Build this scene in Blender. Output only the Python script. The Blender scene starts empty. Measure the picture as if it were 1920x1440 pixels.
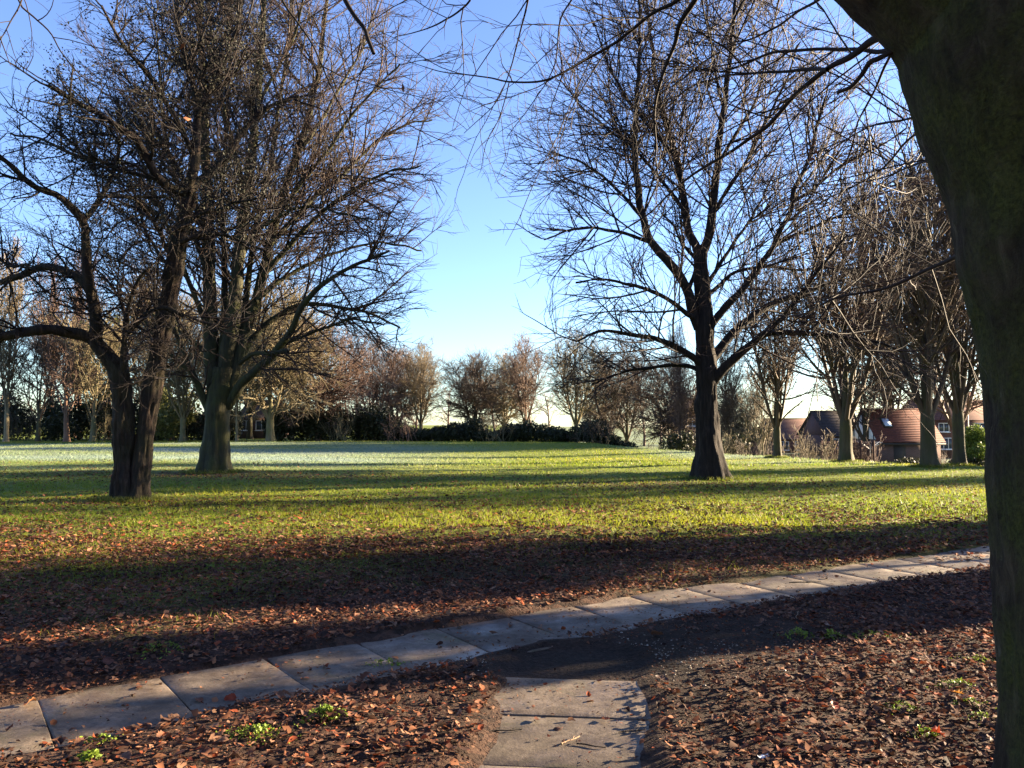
import bpy, math
import numpy as np
from mathutils import Vector

# ------------------------------------------------------------------ camera, sky, sun, exposure
SC = bpy.context.scene
COL = SC.collection
H_CAM, F_PX, PITCH = 1.52, 1442.0, math.radians(2.98)
cam_d = bpy.data.cameras.new('camera')
cam_d.sensor_fit = 'HORIZONTAL'
cam_d.sensor_width = 36.0
cam_d.lens = 36.0 * F_PX / 1920.0
cam_d.clip_start = 0.05
cam_d.clip_end = 3000
cam = bpy.data.objects.new('camera', cam_d)
COL.objects.link(cam)
cam.location = (0, 0, H_CAM)
cam.rotation_euler = (math.pi / 2 + PITCH, 0, 0)
SC.camera = cam

SUN_AZ, SUN_EL = math.radians(70), math.radians(12.5)     # azimuth clockwise from the view axis (+Y)
world = bpy.data.worlds.new('World')
SC.world = world
world.use_nodes = True
wn = world.node_tree.nodes
wl = world.node_tree.links
sky = wn.new('ShaderNodeTexSky')
sky.sky_type = 'NISHITA'
sky.sun_disc = False
sky.sun_elevation = SUN_EL
sky.sun_rotation = SUN_AZ
sky.altitude = 0
sky.air_density = 1.0
sky.dust_density = 0.3
sky.ozone_density = 4.0
wn['Background'].inputs['Strength'].default_value = 0.05
hsv = wn.new('ShaderNodeHueSaturation')
hsv.inputs['Saturation'].default_value = 0.98
hsv.inputs['Hue'].default_value = 0.515
wl.new(sky.outputs[0], hsv.inputs['Color'])
wl.new(hsv.outputs[0], wn['Background'].inputs['Color'])

sun_d = bpy.data.lights.new('sun', 'SUN')
sun_d.energy = 5.0
sun_d.angle = math.radians(0.55)
sun_d.color = (1.0, 0.79, 0.53)
sun = bpy.data.objects.new('sun', sun_d)
COL.objects.link(sun)
S = Vector((math.sin(SUN_AZ) * math.cos(SUN_EL), math.cos(SUN_AZ) * math.cos(SUN_EL), math.sin(SUN_EL)))
sun.rotation_euler = S.to_track_quat('Z', 'Y').to_euler()
sun.location = (60, 15, 30)

SC.view_settings.view_transform = 'Standard'
SC.view_settings.look = 'None'
SC.view_settings.gamma = 1.0
SC.view_settings.use_curve_mapping = False
SC.view_settings.exposure = 3.2
SC.cycles.max_bounces = 5
SC.cycles.diffuse_bounces = 2
SC.cycles.glossy_bounces = 2
SC.cycles.transmission_bounces = 3
SC.cycles.transparent_max_bounces = 4

rng = np.random.default_rng(7)

# ------------------------------------------------------------------ maths helpers
def P(px, py, d):
    """photograph pixel + distance along the ground -> world point"""
    u = (px - 960) / F_PX
    v = (720 - py) / F_PX
    y = math.cos(PITCH) - v * math.sin(PITCH)
    z = math.sin(PITCH) + v * math.cos(PITCH)
    k = d / y
    return np.array([u * k, d, H_CAM + z * k])

def sstep(a, b, x):
    t = np.clip((np.asarray(x, float) - a) / (b - a), 0, 1)
    return t * t * (3 - 2 * t)

def _hash(i, j, k, seed):
    n = (i * 374761393 + j * 668265263 + k * 2147483647 + seed * 1274126177) & 0xFFFFFFFF
    n = ((n ^ (n >> 13)) * 1274126177) & 0xFFFFFFFF
    n = (n ^ (n >> 16)) & 0xFFFFFFFF
    return n / 4294967295.0

def vnoise(p, seed=0):
    p = np.asarray(p, float)
    b = np.floor(p).astype(np.int64)
    f = p - b
    f = f * f * (3 - 2 * f)
    r = 0
    for dx in (0, 1):
        for dy in (0, 1):
            for dz in (0, 1):
                w = (f[..., 0] if dx else 1 - f[..., 0]) * (f[..., 1] if dy else 1 - f[..., 1]) * (f[..., 2] if dz else 1 - f[..., 2])
                r = r + w * _hash(b[..., 0] + dx, b[..., 1] + dy, b[..., 2] + dz, seed)
    return r * 2 - 1

def n2(x, y, s, seed=0):
    x = np.asarray(x, float); y = np.asarray(y, float)
    return vnoise(np.stack([x / s, y / s, np.zeros_like(x) + 0.37], -1), seed)

def fbm2(x, y, s, seed=0, o=3):
    r, a = 0, 1.0
    for i in range(o):
        r = r + a * n2(x, y, s / 2 ** i, seed + i)
        a *= 0.55
    return r

def catmull(pts, n):
    pts = np.asarray(pts, float)
    if len(pts) == 2:
        t = np.linspace(0, 1, n)[:, None]
        return pts[0] * (1 - t) + pts[1] * t
    seg = np.linalg.norm(np.diff(pts[:, :3], axis=0), axis=1)
    cum = np.concatenate([[0], np.cumsum(seg)])
    u = np.linspace(0, cum[-1], n)
    i = np.clip(np.searchsorted(cum, u, side='right') - 1, 0, len(pts) - 2)
    t = ((u - cum[i]) / np.maximum(seg[i], 1e-9))[:, None]
    q = np.concatenate([[2 * pts[0] - pts[1]], pts, [2 * pts[-1] - pts[-2]]])
    a, b, c, d = q[i], q[i + 1], q[i + 2], q[i + 3]
    return 0.5 * (2 * b + (c - a) * t + (2 * a - 5 * b + 4 * c - d) * t ** 2 + (3 * b - a - 3 * c + d) * t ** 3)

def unit(v):
    return v / np.maximum(np.linalg.norm(v, axis=-1, keepdims=True), 1e-9)

# ------------------------------------------------------------------ mesh / object helpers
def mesh_np(name, V, F, smooth=True, col=None, attrs=None):
    V = np.ascontiguousarray(V, dtype=np.float32).reshape(-1, 3)
    Fs = F if isinstance(F, (list, tuple)) else [F]
    Fs = [np.asarray(f, dtype=np.int32) for f in Fs if len(f)]
    me = bpy.data.meshes.new(name)
    me.vertices.add(len(V))
    me.vertices.foreach_set('co', V.ravel())
    loops = np.concatenate([f.ravel() for f in Fs])
    tot = np.concatenate([np.full(len(f), f.shape[1], np.int32) for f in Fs])
    start = np.concatenate([[0], np.cumsum(tot)[:-1]]).astype(np.int32)
    me.loops.add(len(loops))
    me.loops.foreach_set('vertex_index', loops.astype(np.int32))
    me.polygons.add(len(tot))
    me.polygons.foreach_set('loop_start', start)
    if smooth:
        me.polygons.foreach_set('use_smooth', np.ones(len(tot), bool))
    if col is not None:
        a = me.attributes.new('col', 'FLOAT_COLOR', 'POINT')
        c = np.ones((len(V), 4), np.float32); c[:, :3] = col
        a.data.foreach_set('color', c.ravel())
    for k, v in (attrs or {}).items():
        a = me.attributes.new(k, 'FLOAT', 'POINT')
        a.data.foreach_set('value', np.asarray(v, np.float32).ravel())
    me.update(calc_edges=True)
    return me

def obj(name, me, m=None, parent=None, loc=None):
    o = bpy.data.objects.new(name, me)
    COL.objects.link(o)
    if m is not None and me is not None and not me.materials:
        me.materials.append(m)
    if parent is not None:
        o.parent = parent
    if loc is not None:
        o.location = loc
    return o

def tag(o, label=None, cat=None, group=None, kind=None):
    if label: o['label'] = label
    if cat: o['category'] = cat
    if group: o['group'] = group
    if kind: o['kind'] = kind
    return o

def empty(name, loc, label, cat, group=None):
    o = bpy.data.objects.new(name, None)
    COL.objects.link(o)
    o.location = loc
    return tag(o, label, cat, group)

def own_mat(o, m):
    if not o.data.materials: o.data.materials.append(m)
    o.material_slots[0].link = 'OBJECT'
    o.material_slots[0].material = m

class MB:
    """collects boxes / prisms into one mesh"""
    def __init__(s): s.V = []; s.F4 = []; s.F3 = []; s.n = 0
    def add(s, V, F4=(), F3=()):
        s.V.append(np.asarray(V, float))
        s.F4 += [[i + s.n for i in f] for f in F4]
        s.F3 += [[i + s.n for i in f] for f in F3]
        s.n += len(V)
    def box(s, x0, x1, y0, y1, z0, z1, R=None, off=(0, 0, 0)):
        V = np.array([[x, y, z] for z in (z0, z1) for y in (y0, y1) for x in (x0, x1)], float)
        if R is not None: V = V @ np.asarray(R).T
        s.add(V + np.asarray(off), [(0, 2, 3, 1), (4, 5, 7, 6), (0, 1, 5, 4), (2, 6, 7, 3), (0, 4, 6, 2), (1, 3, 7, 5)])
    def bar(s, a, b, r, k=6):
        a = np.asarray(a, float); b = np.asarray(b, float)
        V, F = tubes(np.stack([a, b])[None], np.full((1, 2), r), k)
        s.add(V, F)
        s.F4 += []
    def build(s, name, m, parent=None, smooth=False):
        fs = []
        if len(s.F4): fs.append(np.array(s.F4))
        if len(s.F3): fs.append(np.array(s.F3))
        return obj(name, mesh_np(name, np.concatenate(s.V), fs, smooth), m, parent)

def tubes(Pt, R, k, capped=False):
    """Pt (B,n,3), R (B,n) -> verts, quads"""
    B, n, _ = Pt.shape
    T = np.empty_like(Pt)
    T[:, 1:-1] = Pt[:, 2:] - Pt[:, :-2] if n > 2 else T[:, 1:-1]
    T[:, 0] = Pt[:, 1] - Pt[:, 0]
    T[:, -1] = Pt[:, -1] - Pt[:, -2]
    T = unit(T)
    ov = unit(Pt[:, -1] - Pt[:, 0])
    ref = np.where(np.abs(ov[:, 2:3]) > 0.8, np.array([[1.0, 0.15, 0]]), np.array([[0.1, 0.2, 1.0]]))
    U = unit(ref[:, None, :] - (T * ref[:, None, :]).sum(-1, keepdims=True) * T)
    W = np.cross(T, U)
    a = np.arange(k) * 2 * np.pi / k
    V = Pt[:, :, None, :] + R[:, :, None, None] * (np.cos(a)[:, None] * U[:, :, None, :] + np.sin(a)[:, None] * W[:, :, None, :])
    base = (np.arange(B) * n * k)[:, None, None] + (np.arange(n - 1) * k)[None, :, None]
    j = np.arange(k)[None, None, :]
    j2 = (np.arange(k) + 1) % k
    j2 = j2[None, None, :]
    F = np.stack([base + j, base + j2, base + k + j2, base + k + j], -1).reshape(-1, 4)
    return V.reshape(-1, 3), F

def merge(parts):
    Vs, Fs, n = [], [], 0
    for V, F in parts:
        Vs.append(V); Fs.append(F + n); n += len(V)
    return np.concatenate(Vs), np.concatenate(Fs)

# ------------------------------------------------------------------ branch growth
def sprout(Pp, Rp, dens, t0, t1, L, ang, n, wander, trop, rmax, rmin, g, taper=0.5, flat=0.0, lenpow=0.45, zmax=None, env=False):
    """children along every parent branch of (Pp,Rp)"""
    B, m, _ = Pp.shape
    plen = np.linalg.norm(np.diff(Pp, axis=1), axis=2).sum(1)
    cnt = np.floor(plen * dens * (t1 - t0) + g.random(B)).astype(int)
    idx = np.repeat(np.arange(B), cnt)
    N = len(idx)
    if N == 0: return np.zeros((0, n, 3)), np.zeros((0, n))
    t = t0 + (t1 - t0) * g.random(N)
    f = t * (m - 1)
    i = np.clip(f.astype(int), 0, m - 2)
    w = (f - i)[:, None]
    p0 = Pp[idx, i] * (1 - w) + Pp[idx, i + 1] * w
    tan = unit(Pp[idx, i + 1] - Pp[idx, i])
    rp = Rp[idx, i] * (1 - w[:, 0]) + Rp[idx, i + 1] * w[:, 0]
    rv = g.normal(size=(N, 3)); rv[:, 2] *= (1 - flat)
    pr = unit(rv - (rv * tan).sum(1, keepdims=True) * tan)
    a = np.radians(ang[0] + ang[1] * g.normal(size=N))[:, None]
    d = unit(tan * np.cos(a) + pr * np.sin(a))
    ln = (L[0] + (L[1] - L[0]) * g.random(N)) * (1 - taper * t) * np.clip((plen[idx] / max(plen.mean(), 1e-6)) ** lenpow, 0.5, 1.6)
    if env:
        tt = (t - t0) / (t1 - t0)
        ln = ln / (1 - taper * t) * (.42 + .78 * np.sin(np.pi * np.clip(tt * .86 + .10, 0, 1) ** .8))
        a = a * (1.12 - .45 * tt)[:, None]
        d = unit(tan * np.cos(a) + pr * np.sin(a))
    step = (ln / (n - 1))[:, None]
    Q = np.empty((N, n, 3)); Q[:, 0] = p0
    tr = np.asarray(trop, float)
    for s in range(1, n):
        k = s / (n - 1)
        tv = tr[0] * (1 - k) + tr[1] * k if tr.ndim == 2 else tr
        d = unit(d + wander * g.normal(size=(N, 3)) + tv)
        Q[:, s] = Q[:, s - 1] + d * step
    r0 = np.minimum(rp * 0.72, rmax * (0.6 + 0.6 * g.random(N)))
    r0 = np.maximum(r0, rmin)
    s = np.linspace(0, 1, n)
    R = rmin + (r0 - rmin)[:, None] * (1 - s[None, :]) ** 0.9
    R[:, -1] = rmin * 0.5
    if zmax is not None:
        ok = Q[:, -1, 2] < zmax
        Q, R = Q[ok], R[ok]
    return Q, R

def pad_paths(paths, n):
    """list of (pts(N,3), r0, r1) -> resampled arrays"""
    Q = np.stack([catmull(p, n) for p, a, b in paths])
    s = np.linspace(0, 1, n)[None, :]
    R = np.stack([a + (b - a) * np.linspace(0, 1, n) ** 0.85 for p, a, b in paths])
    return Q, R

def trunk_mesh(path, radii, k=36, ring=0.06, seed=0, flare=0.55, flare_h=0.35, lobes=5, ridge=0.012, ridge_s=(0.05, 0.35), lump=0.03):
    """bark trunk with root flare; real relief in the mesh"""
    path = np.asarray(path, float)
    Ln = np.linalg.norm(np.diff(path, axis=0), axis=1).sum()
    n = max(8, int(Ln / ring))
    pr = np.concatenate([path, np.asarray(radii, float)[:, None]], 1)
    q = catmull(pr, n)
    C, R = q[:, :3], np.maximum(q[:, 3], 0.004)
    T = np.gradient(C, axis=0); T = unit(T)
    U = unit(np.array([[1.0, 0, 0]]) - T * T[:, :1])
    W = np.cross(T, U)
    a = np.arange(k) * 2 * np.pi / k
    z = np.concatenate([[0], np.cumsum(np.linalg.norm(np.diff(C, axis=0), axis=1))])
    A, Z = np.meshgrid(a, z)
    ph = seed * 1.7
    lob = 0.5 + 0.5 * np.cos(lobes * A + ph + 0.7 * np.sin(2 * A + ph))
    rad = R[:, None] * (1 + flare * np.exp(-Z / flare_h) * (0.55 + 0.9 * lob) + 0.12 * np.exp(-Z / (flare_h * 3)) * lob)
    cs = np.stack([np.cos(A) * R[:, None], np.sin(A) * R[:, None], Z], -1)
    tw = Z * 0.15
    nz = vnoise(np.stack([np.cos(A + tw) * R[:, None] / ridge_s[0], np.sin(A + tw) * R[:, None] / ridge_s[0], Z / ridge_s[1]], -1), seed)
    nz2 = vnoise(np.stack([np.cos(A + tw) * R[:, None] / ridge_s[0] * 2.1, np.sin(A + tw) * R[:, None] / ridge_s[0] * 2.1, Z / ridge_s[1] * 1.7], -1), seed + 5)
    big = vnoise(cs / 0.42, seed + 9)
    rad = rad + ridge * (1 - 2 * np.abs(nz)) + ridge * 0.5 * nz2 + lump * big * np.clip(R[:, None] / 0.3, 0.2, 1.3)
    V = C[:, None, :] + rad[..., None] * (np.cos(A)[..., None] * U[:, None, :] + np.sin(A)[..., None] * W[:, None, :])
    base = (np.arange(n - 1) * k)[:, None]
    j = np.arange(k)[None]
    j2 = ((np.arange(k) + 1) % k)[None]
    F = np.stack([base + j, base + j2, base + k + j2, base + k + j], -1).reshape(-1, 4)
    return V.reshape(-1, 3), F

# ------------------------------------------------------------------ materials
def new_mat(name):
    m = bpy.data.materials.new(name)
    m.use_nodes = True
    nt = m.node_tree
    b = nt.nodes['Principled BSDF']
    b.inputs['Specular IOR Level'].default_value = 0.25
    return m, nt, b

def N_(nt, t, **kw):
    n = nt.nodes.new(t)
    for k, v in kw.items():
        if k in n.inputs: n.inputs[k].default_value = v
        else: setattr(n, k, v)
    return n

def ramp(nt, stops):
    r = nt.nodes.new('ShaderNodeValToRGB')
    e = r.color_ramp.elements
    while len(e) > 1: e.remove(e[-1])
    e[0].position = stops[0][0]; e[0].color = (*stops[0][1], 1)
    for p, c in stops[1:]:
        x = e.new(p); x.color = (*c, 1)
    return r

def bark_mat(name, stops, scale=9.0, stretch=0.18, bump=0.6, moss=None, moss_amt=0.5, rough=0.9):
    m, nt, b = new_mat(name)
    L = nt.links
    tc = N_(nt, 'ShaderNodeTexCoord')
    mp = N_(nt, 'ShaderNodeMapping')
    mp.inputs['Scale'].default_value = (1, 1, stretch)
    L.new(tc.outputs['Object'], mp.inputs[0])
    n1 = N_(nt, 'ShaderNodeTexNoise', Scale=scale, Detail=6.0, Roughness=0.65)
    n2_ = N_(nt, 'ShaderNodeTexNoise', Scale=2.3, Detail=4.0, Roughness=0.6)
    L.new(mp.outputs[0], n1.inputs['Vector']); L.new(tc.outputs['Object'], n2_.inputs['Vector'])
    r = ramp(nt, stops)
    L.new(n1.outputs[0], r.inputs[0])
    last = r.outputs[0]
    if moss:
        rr = ramp(nt, [(0.42, (0, 0, 0)), (0.62, (moss_amt,) * 3)])
        L.new(n2_.outputs[0], rr.inputs[0])
        mx = N_(nt, 'ShaderNodeMix', data_type='RGBA')
        L.new(rr.outputs[0], mx.inputs[0]); L.new(last, mx.inputs[6])
        mx.inputs[7].default_value = (*moss, 1)
        last = mx.outputs[2]
    L.new(last, b.inputs['Base Color'])
    b.inputs['Roughness'].default_value = rough
    bp = N_(nt, 'ShaderNodeBump', Strength=bump, Distance=0.045)
    L.new(n1.outputs[0], bp.inputs['Height'])
    L.new(bp.outputs[0], b.inputs['Normal'])
    return m

def twig_mat(name, c1, c2, scale=1.2):
    m, nt, b = new_mat(name)
    L = nt.links
    tc = N_(nt, 'ShaderNodeTexCoord')
    n1 = N_(nt, 'ShaderNodeTexNoise', Scale=scale, Detail=3.0)
    L.new(tc.outputs['Object'], n1.inputs['Vector'])
    r = ramp(nt, [(0.35, c1), (0.65, c2)])
    L.new(n1.outputs[0], r.inputs[0])
    L.new(r.outputs[0], b.inputs['Base Color'])
    b.inputs['Roughness'].default_value = 0.75
    return m

def col_mat(name, transl=0.35, rough=0.7, spec=0.25):
    m, nt, b = new_mat(name)
    L = nt.links
    a = N_(nt, 'ShaderNodeAttribute', attribute_name='col')
    L.new(a.outputs['Color'], b.inputs['Base Color'])
    b.inputs['Roughness'].default_value = rough
    b.inputs['Specular IOR Level'].default_value = spec
    tr = N_(nt, 'ShaderNodeBsdfTranslucent')
    L.new(a.outputs['Color'], tr.inputs[0])
    mx = N_(nt, 'ShaderNodeMixShader')
    mx.inputs[0].default_value = transl
    L.new(b.outputs[0], mx.inputs[1]); L.new(tr.outputs[0], mx.inputs[2])
    L.new(mx.outputs[0], nt.nodes['Material Output'].inputs[0])
    return m

def noise_mat(name, stops, scale=6.0, rough=0.85, bump=0.0, dist=0.01, spec=0.25):
    m, nt, b = new_mat(name)
    L = nt.links
    tc = N_(nt, 'ShaderNodeTexCoord')
    n1 = N_(nt, 'ShaderNodeTexNoise', Scale=scale, Detail=6.0, Roughness=0.6)
    L.new(tc.outputs['Object'], n1.inputs['Vector'])
    r = ramp(nt, stops)
    L.new(n1.outputs[0], r.inputs[0]); L.new(r.outputs[0], b.inputs['Base Color'])
    b.inputs['Roughness'].default_value = rough
    b.inputs['Specular IOR Level'].default_value = spec
    if bump:
        bp = N_(nt, 'ShaderNodeBump', Strength=bump, Distance=dist)
        L.new(n1.outputs[0], bp.inputs['Height']); L.new(bp.outputs[0], b.inputs['Normal'])
    return m

def brick_mat(name, c1, c2, mortar, sc=1.0):
    m, nt, b = new_mat(name)
    L = nt.links
    tc = N_(nt, 'ShaderNodeTexCoord')
    sep = N_(nt, 'ShaderNodeSeparateXYZ'); cmb = N_(nt, 'ShaderNodeCombineXYZ')
    ad = N_(nt, 'ShaderNodeMath', operation='ADD')
    L.new(tc.outputs['Object'], sep.inputs[0])
    L.new(sep.outputs[0], ad.inputs[0]); L.new(sep.outputs[1], ad.inputs[1])
    L.new(ad.outputs[0], cmb.inputs[0]); L.new(sep.outputs[2], cmb.inputs[1])
    br = N_(nt, 'ShaderNodeTexBrick')
    br.inputs['Color1'].default_value = (*c1, 1); br.inputs['Color2'].default_value = (*c2, 1); br.inputs['Mortar'].default_value = (*mortar, 1)
    br.inputs['Scale'].default_value = sc
    br.inputs['Brick Width'].default_value = 0.225; br.inputs['Row Height'].default_value = 0.075; br.inputs['Mortar Size'].default_value = 0.01
    L.new(cmb.outputs[0], br.inputs[0])
    L.new(br.outputs[0], b.inputs['Base Color'])
    b.inputs['Roughness'].default_value = 0.9
    return m

def plain(name, c, rough=0.6, metal=0.0, spec=0.3):
    m, nt, b = new_mat(name)
    tc = N_(nt, 'ShaderNodeTexCoord')
    n1 = N_(nt, 'ShaderNodeTexNoise', Scale=14.0, Detail=3.0)
    nt.links.new(tc.outputs['Object'], n1.inputs['Vector'])
    r = ramp(nt, [(0.3, tuple(x * 0.82 for x in c)), (0.7, tuple(min(1, x * 1.08) for x in c))])
    nt.links.new(n1.outputs[0], r.inputs[0]); nt.links.new(r.outputs[0], b.inputs['Base Color'])
    b.inputs['Roughness'].default_value = rough
    b.inputs['Metallic'].default_value = metal
    b.inputs['Specular IOR Level'].default_value = spec
    return m

# ------------------------------------------------------------------ terrain functions
MAIN = np.array([(-9.5, -1.6), (-5.6, 1.55), (-2.57, 3.86), (.25, 5.92), (3.7, 7.95), (6.3, 9.47), (11, 12.2), (19, 16.8)])
SIDE = np.array([(-.28, -2.2), (-.02, .8), (.25, 3.4), (.395, 4.96)])
MAINC, SIDEC = catmull(MAIN, 48), catmull(SIDE, 16)
W_MAIN, W_SIDE = 0.465, 0.50

def dist_poly(x, y, C):
    """distance to centreline and signed side"""
    sh = np.shape(x)
    p = np.stack([np.ravel(x), np.ravel(y)], -1)
    best = np.full(len(p), 1e9); sg = np.zeros(len(p))
    near = np.ones(len(p), bool)
    lo, hi = C.min(0) - 2, C.max(0) + 2
    near = ((p > lo) & (p < hi)).all(1)
    q = p[near]; bb = best[near]; ss = sg[near]
    for a, b in zip(C[:-1], C[1:]):
        ab = b - a
        t = np.clip(((q - a) @ ab) / (ab @ ab), 0, 1)
        dv = q - (a + t[:, None] * ab)
        dd = np.hypot(dv[:, 0], dv[:, 1])
        m = dd < bb
        bb[m] = dd[m]; ss[m] = np.sign(ab[0] * dv[m, 1] - ab[1] * dv[m, 0])
    best[near] = bb; sg[near] = ss
    return best.reshape(sh), sg.reshape(sh)

BX = [-200, 6, 10.5, 12.5, 13.8, 15, 17, 21, 32, 60]
BY = [60, 60, 41, 35.0, 31.0, 29.0, 27.0, 22, 14, 10]
def base_z(x, y):
    x = np.asarray(x, float); y = np.asarray(y, float)
    s = np.maximum(0, y - np.interp(x, BX, BY))
    drop = -1.8 * sstep(-1, 15, s) * sstep(4, 12, x)
    und = 0.16 * n2(x, y, 14, 3) * sstep(12, 26, y) + 0.25 * n2(x, y, 22, 8) * sstep(26, 40, y) * (1 - sstep(55, 63, y))
    return drop + und * (1 - sstep(0, 4, s))

def on_path(x, y, grow=0.0):
    dm, _ = dist_poly(x, y, MAINC)
    ds, _ = dist_poly(x, y, SIDEC)
    return np.minimum(dm - W_MAIN, ds - W_SIDE) < grow

def gz(x, y):
    x = np.asarray(x, float); y = np.asarray(y, float)
    b = base_z(x, y)
    r = np.hypot(x, y - 4)
    dm, sm = dist_poly(x, y, MAINC)
    ds, ss = dist_poly(x, y, SIDEC)
    e = np.minimum(dm - W_MAIN, ds - W_SIDE)
    edge = 0.03 + 0.012 * n2(x, y, 0.5, 21)
    edge = edge + 0.03 * sstep(0, 0.5, e) * (n2(x, y, 2.2, 22) * 0.5 + 0.5)
    rough = 0.016 * fbm2(x, y, 0.35, 31, 3) * (1 - sstep(9, 20, r)) + 0.02 * fbm2(x, y, 1.6, 41, 2)
    out = edge + rough
    k = sstep(-0.13, 0.0, e + 0.06 * n2(x, y, 0.22, 51) + 0.075 * n2(x, y, 0.8, 52))
    return b + np.where(e < 3, -0.010 * (1 - k) + out * k, out)

def surf(x, y):
    z = gz(x, y)
    p = on_path(x, y, 0.0)
    return np.where(p, np.maximum(z, base_z(x, y) + 0.002), z)

# masks --------------------------------------------------------------
def m_grass(x, y):
    d = y - 0.10 * np.clip(x, -8, 8) + 1.6 * fbm2(x, y, 2.6, 61, 3)
    g = sstep(6.5, 12.5, d + 2.6 * sstep(0, -5, x))
    strip = np.exp(-((dist_poly(x, y, MAINC)[0] - 0.95) / 0.35) ** 2) * sstep(1.5, 3, x) * (dist_poly(x, y, MAINC)[1] > 0)
    g = np.clip(g + 0.55 * strip * sstep(-.1, .5, n2(x, y, .8, 62)), 0, 1)
    tb = np.exp(-(((x + 9.0) / 7.5) ** 2 + ((y - 22.0) / 1.7) ** 2)) + np.exp(-(((x - 3.5) / 5.5) ** 2 + ((y - 18.8) / 1.4) ** 2)) * .75
    tb = tb + .8 * np.exp(-(((x + 7.0) / 2.6) ** 2 + ((y - 14.6) / .9) ** 2))
    return np.clip(g - 0.8 * tb * (0.65 + 0.6 * n2(x, y, 1.4, 63)) - .22 * sstep(.15, .6, n2(x, y, 2.1, 64)) * (y < 24), 0, 1)

def m_frost(x, y):
    yy = y + 4 * n2(x / 3.0, y, 5, 71)
    f = sstep(21, 31, yy) * (1 - sstep(54, 60, y)) * sstep(3, -13, x)
    f = f * (0.50 + 0.55 * n2(x / 5, y, 4.5, 72) + 0.35 * n2(x / 4, y, 1.6, 73))
    sh = 0.7 * sstep(27, 31, y + 1.5 * n2(x, y, 4, 74)) * sstep(6, 10, x)
    return np.clip(np.maximum(f, sh * (0.55 + .5 * n2(x / 3, y, 3, 75))), 0, 1)

def m_litter(x, y):
    l = 1 - 0.86 * sstep(8.5, 18, y - 0.2 * np.clip(x, -8, 8) + 1.5 * fbm2(x, y, 2.4, 81, 3))
    tb = np.exp(-(((x + 9.0) / 8.0) ** 2 + ((y - 22.0) / 1.9) ** 2)) + np.exp(-(((x - 4.0) / 6) ** 2 + ((y - 18.6) / 1.5) ** 2)) + .8 * np.exp(-(((x - 5) / 6) ** 2 + ((y - 13.2) / 1.2) ** 2))
    tb = tb + .9 * np.exp(-(((x + 7.0) / 3.0) ** 2 + ((y - 14.4) / 1.0) ** 2))
    l = np.clip(l + 0.85 * tb + .25 * sstep(.1, .6, n2(x, y, 2.1, 64)) * (y < 24), 0, 1)
    mud = m_mud(x, y)
    return l * (1 - 0.45 * mud)

def m_mud(x, y):
    """trodden bare earth round the junction of the two paths"""
    e1 = np.exp(-(((x - 0.55) / 0.9) ** 2 + ((y - 5.05) / 0.42) ** 2))
    e2 = np.exp(-(((x - 1.6) / 0.7) ** 2 + ((y - 5.6) / 0.45) ** 2)) * .8
    e3 = np.exp(-(((x + 0.35) / 0.3) ** 2 + ((y - 4.3) / 0.6) ** 2)) * .3
    e4 = np.exp(-(((x - 1.0) / 0.15) ** 2 + ((y - 4.2) / 1.2) ** 2)) * .5
    return np.clip(e1 + e2 + e3 + e4, 0, 1)

# ------------------------------------------------------------------ ground
def graded(lo, hi, fine_lo, fine_hi, step, k=1.07):
    a = list(np.arange(fine_lo, fine_hi, step))
    s, v = step, a[-1]
    while v < hi:
        s *= k; v += s; a.append(v)
    s, v, b = step, a[0], []
    while v > lo:
        s *= k; v -= s; b.append(v)
    return np.array(b[::-1] + a)

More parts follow.
